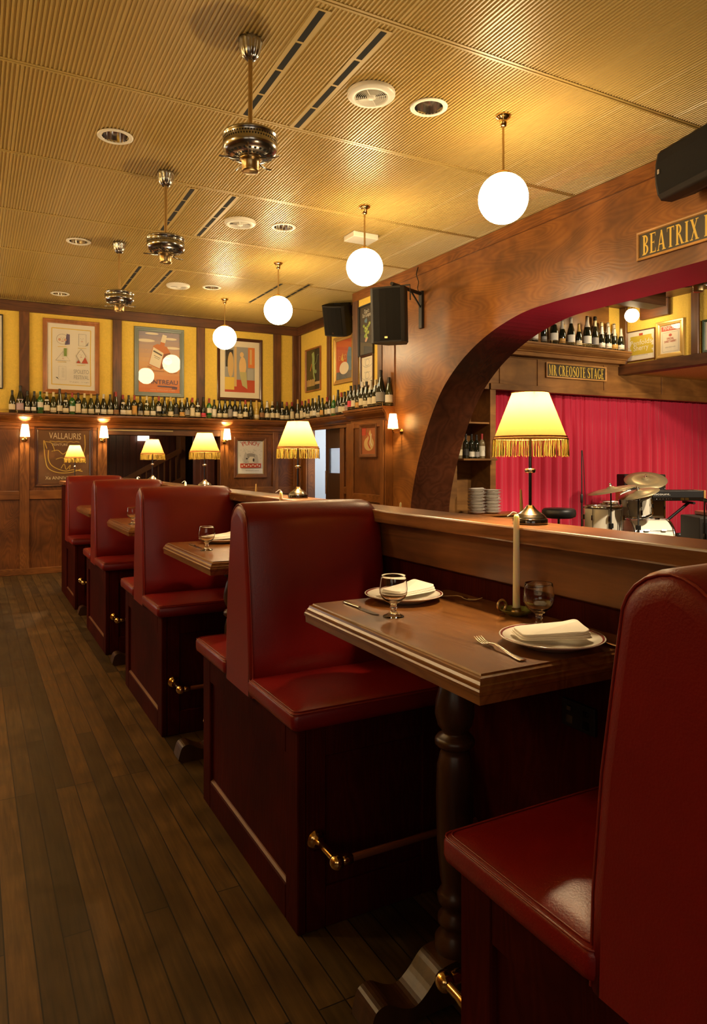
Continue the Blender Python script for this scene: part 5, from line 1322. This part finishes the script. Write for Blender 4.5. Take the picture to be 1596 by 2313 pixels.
def words(kind, glass, label, cap):
    g = {'dark': 'dark', 'olive': 'olive', 'green': 'bright green', 'gold': 'golden', 'clear': 'pale'}[glass]
    s = '%s %s bottle' % (g, KN_[kind])
    if label: s += ', %s label' % label
    if cap and cap != 'black': s += ' and %s capsule' % cap if label else ' with %s capsule' % cap
    return s
b_, d_, c_, f_ = 'burgundy', 'bordeaux', 'champagne', 'flute'
BACK = [  # x on the shelf, shape, glass, label, label height, capsule, size, neck label
 (.445,b_,'dark','cream','mid','black',1.0,0),(.541,b_,'dark','pink','tall','black',1.22,0),(.625,b_,'dark','white','round','black',1.0,0),(.707,b_,'dark','white','round','black',1.0,0),(.78,d_,'green','white','high',None,1.0,0),
 (.861,b_,'dark','cream','mid','cream',1.0,1),(.942,b_,'olive','cream','low','cream',1.0,0),(1.019,f_,'dark','cream','mid','black',1.02,0),(1.096,b_,'dark','cream','low','black',1.0,1),(1.177,d_,'green','white','mid','red',1.0,0),
 (1.253,d_,'dark','cream','tall','black',1.0,0),(1.332,b_,'olive','cream','low','cream',1.0,0),(1.418,b_,'olive','cream','low','gold',1.0,0),(1.498,b_,'dark','white','round','black',1.0,0),(1.582,b_,'dark','white','low','white',1.0,0),
 (1.668,b_,'dark','cream','low','black',1.0,0),(1.745,f_,'dark','brown','low','red',1.0,0),(1.839,b_,'dark','white','low','red',1.0,1),(1.916,b_,'dark','cream','low','black',1.0,0),(1.995,d_,'dark','orange','tall','red',1.0,0),
 (2.075,d_,'dark','grey','low','black',.96,0),(2.165,b_,'olive','cream','low','cream',1.0,1),(2.25,b_,'olive','white','low','black',1.0,0),(2.333,d_,'dark','white','high','red',1.0,0),(2.415,b_,'dark',None,'low','black',1.0,0),
 (2.503,b_,'olive','cream','low','gold',1.0,0),(2.58,d_,'dark','black','tall','black',.97,0),(2.665,b_,'dark','orange','low','cream',.97,0),(2.741,b_,'dark','grey','mid','black',1.0,0),(2.819,d_,'dark','cream','tall','red',1.0,0),
 (2.898,b_,'dark','cream','low','black',1.0,1),(2.985,f_,'dark','rose','low','black',.94,0),(3.07,d_,'green','white','high','red',1.0,0),(3.147,d_,'olive','white','tall','black',.95,0),(3.228,b_,'dark','cream','low','black',.98,0),
 (3.314,b_,'dark','cream','low','black',1.0,0),(3.389,d_,'dark','grey','tall','black',1.0,0),(3.469,d_,'dark','white','mid','black',1.0,0),(3.548,b_,'dark','cream','low','black',1.0,0),(3.632,b_,'dark','cream','mid','red',1.0,1),
 (3.72,b_,'dark',None,'low','black',1.03,0),(3.81,c_,'gold','gold' and 'cream','low','gold',.95,0),(3.896,b_,'dark','brown','mid','black',1.0,0),(3.982,c_,'dark','cream','mid','white',.95,0),(4.068,b_,'dark','cream','mid','cream',1.0,1),
 (4.15,b_,'dark','cream','mid','black',1.0,0),(4.232,b_,'dark','cream','low','black',1.0,1),(4.31,b_,'dark','cream','low','red',1.0,0),(4.395,d_,'dark','cream','tall','red',1.0,0)]
for i, (x, kind, gl, lb, ls, cp, sc_, nl) in enumerate(BACK):
    bottle(x, YB-.072, 2.13, kind, gl, lb, ls, cp, sc_, random.uniform(-.35, .15), words(kind, gl, lb, cp) + ', %s along the back wall shelf' % ORD[i], 'wine bottles on the back wall shelf', nl)
SIDE = [(10.17,f_,'dark','cream','mid','gold',1.0),(10.0,d_,'dark','cream','tall','red',1.0),(9.88,b_,'dark','cream','mid','black',1.0),(9.76,b_,'dark','cream','low','red',1.05),(9.62,b_,'dark','cream','mid','black',1.05),(9.52,b_,'dark','white','mid','white',1.04),(9.40,f_,'dark','cream','low','black',1.0),
 (9.28,b_,'olive','orange','mid','black',.98),(9.13,d_,'dark','cream','mid','red',.97),(9.03,b_,'dark','white','mid','black',1.0),(8.91,d_,'green','cream','mid','white',1.0),(8.78,f_,'dark','grey','mid','black',1.08),(8.68,b_,'dark','cream','mid','red',1.08),(8.58,b_,'dark','cream','tall','black',1.08),(8.48,b_,'dark','pink','mid','black',1.1),
 (8.37,b_,'dark','black','mid','black',1.08),(8.26,b_,'dark','cream','low','black',1.06),(8.14,d_,'dark','white','mid','black',1.06)]
for i, (y, kind, gl, lb, ls, cp, sc_) in enumerate(SIDE):
    bottle(XR-.075, y, 2.13, kind, gl, lb, ls, cp, sc_, -PI/2 + random.uniform(-.5, .5) + .6, words(kind, gl, lb, cp) + ', %s from the corner, side wall' % ORD[i], 'wine bottles on the far right shelf')
PIER = [(7.80,b_,'dark','rose','mid','black',1.05),(7.70,b_,'dark','cream','mid','black',1.05),(7.60,b_,'dark','orange','low','black',1.04),(7.50,b_,'dark','cream','mid','white',1.12),(7.40,b_,'dark','cream','low','black',1.1),(7.29,c_,'dark','cream','mid','silver',1.05),(7.18,b_,'dark','cream','mid','cream',1.1)]
for i, (y, kind, gl, lb, ls, cp, sc_) in enumerate(PIER):
    bottle(4.145, y, 2.13, kind, gl, lb, ls, cp, sc_, -PI/2 + .6 + random.uniform(-.4, .4), words(kind, gl, lb, cp) + ', %s along the pier shelf below the certificate' % ORD[i], 'wine bottles on the pier shelf')
bottle(4.135, 7.045, 2.13, b_, 'dark', 'grey', 'mid', 'black', 1.42, -.8, 'big dark magnum with grey script label near the end of the pier shelf', 'wine bottles on the pier shelf')
bottle(4.190, 6.955, 2.13, b_, 'olive', 'white', 'mid', 'black', 1.12, -.6, 'olive wine bottle with white label at the very end of the pier shelf', 'wine bottles on the pier shelf')
CHAMP = [(6.34,0,c_,'dark','white','mid','silver',1.1),(6.46,0,c_,'dark','white','tall','black',1.1),(6.613,0,d_,'dark','grey','low','white',1.15),(6.79,0,c_,'dark','white','mid','silver',1.40),(6.94,0,c_,'dark','orange','low','silver',1.15),(7.10,0,b_,'dark','white','mid','silver',1.42),(7.243,0,c_,'dark','cream','low','gold',1.1),
 (7.40,0,c_,'dark','white','mid','silver',1.5),(7.55,0,b_,'dark','grey','mid','cream',1.42),(7.68,0,c_,'dark','white','low','white',1.12),(7.81,0,c_,'dark','white','low','silver',1.15),(7.93,0,c_,'dark','orange','low','silver',1.1),(8.06,0,c_,'dark','white','low','silver',1.12),
 (7.06,1,c_,'dark',None,'low','gold',1.1),(7.655,1,c_,'dark',None,'low','black',1.62),(7.785,1,c_,'dark',None,'low','cream',1.4),(7.91,1,c_,'dark',None,'low','silver',1.42),(8.03,1,c_,'dark',None,'low','silver',1.4)]
nf = nb = 0
for (x, r, kind, gl, lb, ls, cp, sc_) in CHAMP:
    if r: nb += 1; tx = words(kind, gl, lb, cp) + ', %s in back row above the stage' % ORD[nb-1]
    else: nf += 1; tx = words(kind, gl, lb, cp) + ', %s in front row above the stage' % ORD[nf-1]
    bottle(x, YS-.165 if not r else YS-.065, 3.05, kind, gl, lb, ls, cp, sc_*.92, random.uniform(-.9, -.2), tx, 'champagne bottles on the stage shelf', name='champagne_bottle')
# small guard rails in front of the bottles
def guard(label, pts, posts):
    t = thing('guard_rail', label, 'rail', (0, 0, 0), 0, 'thin brass guard rails on the bottle shelves')
    MB().tube(pts, .0028, 6).build('top_wire', M['brass_dull'], t)
    MB().tube([(p[0], p[1], p[2]-.018) for p in pts], .0022, 6).build('lower_wire', M['brass_dull'], t)
    for p in posts: MB().tube([(p[0], p[1], 2.13 if p[2] < 2.5 else 3.05), (p[0], p[1], p[2]+.004)], .0026, 6).build('post', M['brass_dull'], t)
guard('thin wire rail in front of the bottles on the back wall shelf', [(-2.2, YB-.16, 2.168), (XR-.17, YB-.16, 2.168)], [(-2.0+.5*k, YB-.16, 2.168) for k in range(13)])
guard('thin wire rail in front of the bottles on the far right shelf', [(XR-.16, YB-.18, 2.168), (XR-.16, 7.9, 2.168)], [(XR-.16, 8.0+.42*k, 2.168) for k in range(6)])
guard('thin brass rail wrapping the end of the pier shelf', [(4.075, 7.86, 2.168), (4.075, 6.905, 2.168), (4.225, 6.905, 2.168)], [(4.075, 7.8, 2.168), (4.075, 7.35, 2.168), (4.075, 6.905, 2.168), (4.225, 6.905, 2.168)])
guard('thin wire rail before the champagne bottles over the stage', [(4.8, YS-.225, 3.088), (8.18, YS-.225, 3.088)], [(4.9+.6*k, YS-.225, 3.088) for k in range(6)])

# spirits and glasses in the niche beside the curtain
NICHE = [(5.42,d_,'clear','cream','mid','gold',.95),(5.52,d_,'dark','black','mid','black',1.0),(5.61,d_,'dark','white','low','black',1.0),(5.69,d_,'dark','grey','low','black',.98),(5.775,d_,'clear','white','tall','red',1.02)]
for i, (x, kind, gl, lb, ls, cp, sc_) in enumerate(NICHE):
    bottle(x, 7.27, 1.535, kind, gl, lb, ls, cp, sc_*1.05, -.3, words(kind, gl, lb, cp) + ', %s on the niche shelf beside the curtain' % ORD[i], 'spirit bottles in the niche', name='spirit_bottle')
wg = thing('wine_glass', 'stemmed wine glass, first on the niche shelf beside the curtain', 'glass', (5.37, 7.14, 1.535), 0, 'wine glasses on the niche shelf')
MB().lathe([(.0, .0005), (.030, .0005), (.030, .002), (.006, .008), (.0045, .02), (.0045, .075), (.012, .085)], (0,0,0), 20).build('stem', M['thinglass'], wg, weld=True)
MB().lathe([(.0, .083), (.012, .085), (.032, .11), (.036, .135), (.030, .185)], (0,0,0), 24).build('bowl', M['thinglass'], wg, weld=True)
for i, x in enumerate((5.46, 5.555, 5.65, 5.74)): dup(wg, (x, 7.13 + .02*(i % 2), 1.535), 0, 'stemmed wine glass, %s on the niche shelf beside the curtain' % ORD[i+1])

# plate stacks with interleaved napkins on the counter
sq = dinner_plate(); sq['group'] = 'plates stacked on the counter'
PLZ = .852
def stack(x, y, n, nm):
    z = PLZ
    for k in range(n):
        dx, dy = random.uniform(-.006, .006), random.uniform(-.006, .006)
        lb = 'white dinner plate, %s from the bottom of the %s stack on the counter' % (ORD[k], nm)
        if x == STK[0][0] and k == 0: sq.location = (x+dx, y+dy, z); sq['label'] = lb; p_ = sq
        else: p_ = dup(sq, (x+dx, y+dy, z), random.uniform(0, 6), lb)
        p_.scale = (.86, .86, .86)
        z += .0145
        if k % 2 == 1:
            q = dup(NK, (x+dx+.01, y+dy, z+.0075), random.uniform(-.6, .6), 'folded napkin above the %s plate of the %s stack on the counter' % (ORD[k], nm), 'napkins between stacked plates')
            q.scale = (.85, .95, .38); z += .0105
STK = ((5.47, 6.99, 16, 'niche-side'), (5.70, 6.97, 15, 'curtain-side'))
for a in STK: stack(*a)

# ================================================================== STAGE
cu = MB(); nx, nz = 420, 14; rnd = random.Random(9)
ph = [rnd.uniform(0, 6.28) for k in range(6)]
vs = []
for j in range(nz+1):
    z = .38 + (2.44-.38)*j/nz; t = j/nz
    for i in range(nx+1):
        x = 5.935 + 4.85*i/nx
        q_ = math.sin(x*PI/.215 + .9*math.sin(x*2.3+ph[0]) + .2*math.sin(t*3+x)); lo = -.13*(abs(q_)**.55 - .55)*(.75+.35*math.sin(x*3.7)) + .016*math.sin(x*2*PI/.097 + ph[1] + .6*math.sin(x*3.1))
        hi = .018*math.sin(x*2*PI/.060 + ph[2] + .5*math.sin(x*5)) + .012*math.sin(x*2*PI/.031 + ph[3])
        k = max(0, min(1, (t-.62)/.36)); k = k*k*(3-2*k)
        vs.append((x, YS+.17 + lo*(1-.55*k) + hi*k, z))
fs = [(j*(nx+1)+i, j*(nx+1)+i+1, (j+1)*(nx+1)+i+1, (j+1)*(nx+1)+i) for j in range(nz) for i in range(nx)]
cu.add(vs, fs, 0, True)
tag(cu.build('stage_curtain', M['curtain'], fix=False), 'bright crimson velvet curtain hanging in folds behind the drum kit', 'curtain')

SZ = .40
DR = pm('ivory_drum_wrap', (.80, .72, .56), .22, coat=.6); HD = pm('white_drum_head', (.82, .78, .68), .5); CY = pm('bronze_cymbal', (.55, .43, .23), .30, metal=.75)
def drum(name, label, loc, r, h, rot=(0, 0, 0), legs=0, lugs=8):
    t = thing(name, label, 'drum', loc, 0, 'drum kit', rot=rot)
    MB().lathe([(r, -h/2), (r, h/2)], (0,0,0), 40).build('shell', DR, t)
    for z, s in ((h/2, 1), (-h/2, -1)):
        MB().lathe([(r+.004, z-.016), (r+.009, z-.012), (r+.009, z+.010), (r+.002, z+.013), (r-.004, z+.008), (r-.004, z-.010)], (0,0,0), 40).build('hoop', M['chrome'], t)
        MB().lathe([(.0, z+.004*s), (r-.003, z+.004*s)], (0,0,0), 40).build('head', HD, t)
    for k in range(lugs):
        a = 2*PI*k/lugs + .2; R = Matrix.Rotation(a, 3, 'Z')
        q = MB()
        for s in (1, -1):
            c = R @ Vector((r+.012, 0, s*h*.22)); q.obox(c, .024, .016, .05, (0, 0, a))
        q.tube([R @ Vector((r+.012, 0, -h/2)), R @ Vector((r+.012, 0, h/2))], .0035, 6)
        q.build('lug', M['chrome'], t)
    for k in range(legs):
        a = 2*PI*k/legs + .5; c = Vector(((r+.02)*math.cos(a), (r+.02)*math.sin(a), 0)); lz = SZ - loc[2]
        MB().tube([c + Vector((0, 0, .05)), c + Vector((0, 0, lz+.02)), c + Vector((.02*math.cos(a), .02*math.sin(a), lz+.006))], .006, 6).build('leg', M['chrome'], t)
    return t
drum('floor_tom', 'ivory floor tom drum at the outer end of the kit, behind the ledge', (5.72, 5.22, .84), .19, .38, (0, .02, 0), 3)
drum('snare_drum', 'shallow chrome-hooped snare drum partly behind the floor tom', (6.46, 5.70, .955), .175, .15, (0, 0, 0), 0, 10)
drum('rack_tom', 'ivory rack tom drum tilted towards the drummer, in the middle of the kit', (6.10, 5.13, 1.055), .150, .20, (.12, -.24, 0))
drum('bass_drum', 'ivory bass drum lying under the tilted rack tom', (6.30, 5.16, .645), .24, .40, (PI/2, 0, math.radians(62)), 0, 8)
tm = thing('tom_mount', 'chrome clamp holding the tilted rack tom on the bass drum', 'stand', (6.30, 5.15, .875), 0, 'drum kit')
MB().tube([(0, 0, -.02), (0, 0, .10)], .014, 8).build('post', M['chrome'], tm); MB().tube([(0, 0, .08), (-.06, -.02, .12), (-.10, -.03, .11)], .011, 8).build('arm', M['chrome'], tm); MB().obox((0, 0, .075), .05, .05, .05).build('clamp', M['chrome'], tm, bevel=.006)
sst = thing('snare_stand', 'chrome stand under the snare drum', 'stand', (6.46, 5.70, SZ), 0, 'drum kit')
MB().tube([(0, 0, .1), (0, 0, .48)], .012, 8).build('pole', M['chrome'], sst)
for k in range(3): a = 2*PI*k/3; MB().tube([(0, 0, .2), (.22*math.cos(a), .22*math.sin(a), .006)], .007, 6).build('leg', M['chrome'], sst)
for k in range(3): a = 2*PI*k/3+.5; MB().tube([(0, 0, .47), (.15*math.cos(a), .15*math.sin(a), .478)], .006, 6).build('cradle_arm', M['chrome'], sst)
def cymbal(label, x, y, z, r, rot, name='cymbal_stand'):
    t = thing(name, label, 'cymbal', (x, y, SZ), 0, 'cymbals on stands')
    h = z - SZ
    MB().tube([(0, 0, .25), (0, 0, h*.55), (0, 0, h*.56), (0, 0, h+.05)], [.013, .013, .009, .007], 8).build('pole', M['black'], t)
    MB().obox((0, 0, h*.55), .03, .045, .05).build('clamp', M['black'], t, bevel=.005)
    for k in range(3): a = 2*PI*k/3 + .3; MB().tube([(0, 0, .36), (.26*math.cos(a), .26*math.sin(a), .008)], .008, 6).build('leg', M['black'], t)
    from mathutils import Euler
    R = Euler(rot).to_matrix().to_4x4()
    c = MB(); c.lathe([(.006, .022), (.03, .020), (.045, .010), (.055, .004), (r*.6, -.004), (r, -.014), (r, -.0155), (r*.6, -.0055), (.055, .0022), (.045, .008), (.03, .018), (.006, .020)], (0,0,0), 48, M=R)
    c.build('cymbal', CY, t, loc=(0, 0, h))
    w_ = MB(); w_.lathe([(.0, .060), (.010, .058), (.012, .046), (.006, .040), (.014, .036), (.014, .022), (.0, .022)], (0,0,0), 12, M=R); w_.build('wing_nut', M['chrome'], t, loc=(0, 0, h))
    return t
cymbal('bronze cymbal at the outer end of the kit, slightly tilted on a black stand', 5.63, 5.04, 1.225, .235, (-.10, -.20, 0))
cymbal('large bronze cymbal, highest of the kit and strongly tilted, in front of the keyboard', 6.83, 5.61, 1.295, .235, (.28, -.30, 0))
cymbal('thin bronze cymbal seen edge-on above the rack tom', 5.86, 4.90, 1.19, .20, (-.05, -.30, 0))

ds = thing('drum_stool', 'round black padded drum stool behind the ledge lamp', 'stool', (5.07, 5.22, SZ))
ds.location = (5.28, 5.40, SZ)
MB().lathe([(.0, .52), (.13, .52), (.165, .535), (.172, .565), (.168, .60), (.150, .618), (.08, .622), (.0, .615)], (0,0,0), 36).build('seat', pm('black_vinyl', (.02, .017, .016), .4), ds)
MB().lathe([(.014, .18), (.014, .52)], (0,0,0), 10).build('post', M['chrome'], ds)
for k in range(3): a = 2*PI*k/3; MB().tube([(0, 0, .25), (.22*math.cos(a), .22*math.sin(a), .008)], .009, 6).build('leg', M['chrome'], ds)
def mic_stand(label, x, y, h, boom=False):
    t = thing('microphone_stand', label, 'microphone stand', (x, y, SZ), 0, 'black microphone stands')
    MB().tube([(0, 0, .03), (0, 0, h*.58)], .010, 8).build('lower_tube', M['black'], t); MB().tube([(0, 0, h*.55), (0, 0, h)], .0065, 8).build('upper_tube', M['black'], t)
    MB().lathe([(.011, h*.53), (.015, h*.54), (.015, h*.60), (.009, h*.61)], (0,0,0), 12).build('clutch', M['black'], t)
    MB().lathe([(.0, 0), (.125, 0), (.125, .01), (.03, .03), (.0, .032)], (0,0,0), 28).build('foot', M['black'], t)
    c = MB(); c.tube(spline([(0, -.008, h), (.02, -.015, h*.8), (.045, -.01, h*.5), (.06, -.02, h*.25), (.05, -.03, .02), (.2, -.1, .006)], 5), .0035, 6); c.build('cable', M['black'], t)
    if boom: 
        q = MB(); q.tube([(0, 0, h-.01), (-.02, -.06, h-.03), (-.03, -.14, h-.13)], .0135, 10); q.build('microphone', M['black'], t)
mic_stand('slim black microphone stand with a hanging cable, behind the ledge lamp', 5.83, 5.62, 1.22)
mic_stand('black microphone on a stand at the picture edge by the black box', 5.56, 3.96, .78, True)

kb = thing('stage_keyboard', 'black stage keyboard with pale wooden end cheeks and white maker lettering, seen from behind', 'keyboard', (7.68, 6.09, 1.07), -YAW)
MB().box(-.49, .49, -.13, .13, -.065, .060).build('case', M['black'], kb, bevel=.004)
for s in (-1, 1): MB().box(*sorted((s*.49, s*.515)), -.14, .14, -.075, .066).build('end_cheek', C('pale_wood_cheek', (.58, .30, .09), .4), kb, bevel=.003)
MB().box(-.485, .485, -.133, -.129, -.062, -.020).build('connector_strip', M['blackgloss'], kb)
q = MB()
for x in (-.10, -.06, -.02, .02, .05, .08): q.lathe([(.007, 0), (.007, .006), (.0, .006)], (x, -.133, -.042), 10, M=Matrix.Rotation(PI/2, 4, 'X'))
for x in (.20, .255): q.box(x, x+.045, -.1355, -.133, -.058, -.026)
q.build('jack', M['chrome'], kb)
a_ = Art(); a_.y = -.1302; a_.T('viscount.', .030, -.045, .006, WH, width=.235); a_.mb.build('lettering', a_.mats, kb, fix=False)
MB().box(-.46, .46, -.05, .12, .060, .066).build('control_panel', M['spkbody'], kb)
ks = thing('keyboard_stand', 'black crossed-leg stand under the stage keyboard', 'stand', (7.68, 6.09, SZ), -YAW)
for s in (-1, 1):
    MB().tube([(s*.36, -.02, .58), (-s*.30, -.02+.04*s, .02)], .018, 8).build('leg', M['black'], ks)
    MB().tube([(s*.36, -.16, .578), (s*.36, .14, .578)], .016, 8).build('top_bar', M['black'], ks); MB().tube([(s*.30, -.18, .02), (s*.30, .18, .02)], .016, 8).build('foot_bar', M['black'], ks)
am = thing('guitar_amplifier', 'black combo amplifier with pale grille cloth behind the keyboard', 'amplifier', (7.76, 6.45, SZ), -YAW)
MB().box(-.27, .27, -.14, .14, 0, .93).build('cabinet', M['spkbody'], am, bevel=.012); MB().box(-.24, .24, -.146, -.139, .34, .66).build('grille_cloth', C('pale_grille_cloth', (.48, .36, .20), .8), am); MB().box(-.245, .245, -.148, -.139, .80, .90).build('control_panel', M['chrome'], am, bevel=.002, seg=1)
MB().box(.245, .26, -.147, -.139, .3, .92).build('corner_trim', M['chrome'], am)
for x in (-.15, -.08, 0, .08, .15): MB().lathe([(.012, 0), (.010, .018), (.0, .018)], (x, -.148, .85), 12, M=Matrix.Rotation(PI/2, 4, 'X')).build('knob', M['black'], am)
bx = thing('bass_cabinet', 'large black bass cabinet at the picture edge with a red-brown case on top', 'amplifier', (6.32, 4.35, SZ), -YAW)
MB().box(-.28, .40, -.20, .20, 0, .575).build('cabinet', M['spkbody'], bx, bevel=.012); MB().box(-.25, .37, -.208, -.199, .04, .53).build('grille', M['grille'], bx, bevel=.004)
MB().lathe([(.0, 0), (.13, 0), (.13, -.003), (.0, -.004)], (.05, -.209, .22), 32, M=Matrix.Rotation(PI/2, 4, 'X')).build('cone_ring', M['spkbody'], bx)
rb = thing('equipment_case', 'flat red-brown case lying on the black bass cabinet', 'case', (6.38, 4.36, SZ+.577), -YAW)
MB().box(-.20, .28, -.12, .14, 0, .04).build('case', C('red_brown_case', (.22, .05, .03), .4), rb, bevel=.01)
pdl = thing('bass_drum_pedal', 'small black drum pedal beside the bass drum', 'pedal', (6.66, 4.95, SZ), .5)
MB().box(-.04, .04, -.12, .12, 0, .012).build('base', M['black'], pdl); MB().obox((0, 0, .045), .06, .22, .008, (.25, 0, 0)).build('footboard', M['black'], pdl); MB().tube([(0, .1, 0), (0, .1, .30)], .008, 6).build('post', M['black'], pdl); MB().ball((0, .07, .31), .03, 12).build('beater', M['black'], pdl)

gl = thing('ceiling_globe', 'small lit globe lamp in the stage room, before the sherry prints', 'ceiling lamp', (7.78, 6.61, 3.70))
MB().lathe([(.0, -.05), (.02, -.05), (.045, -.03), (.06, 0), (.0, 0)], (0,0,0), 24).build('canopy', M['brass'], gl)
MB().lathe([(.008, -.155), (.008, -.04)], (0,0,0), 10).build('stem', M['brass_dull'], gl); MB().lathe([(.0, -.145), (.04, -.148), (.045, -.155), (.045, -.165), (.0, -.165)], (0,0,0), 20).build('gallery', M['brass'], gl)
MB().ball((0, 0, -.245), .092, 28).build('globe', M['globe'], gl)
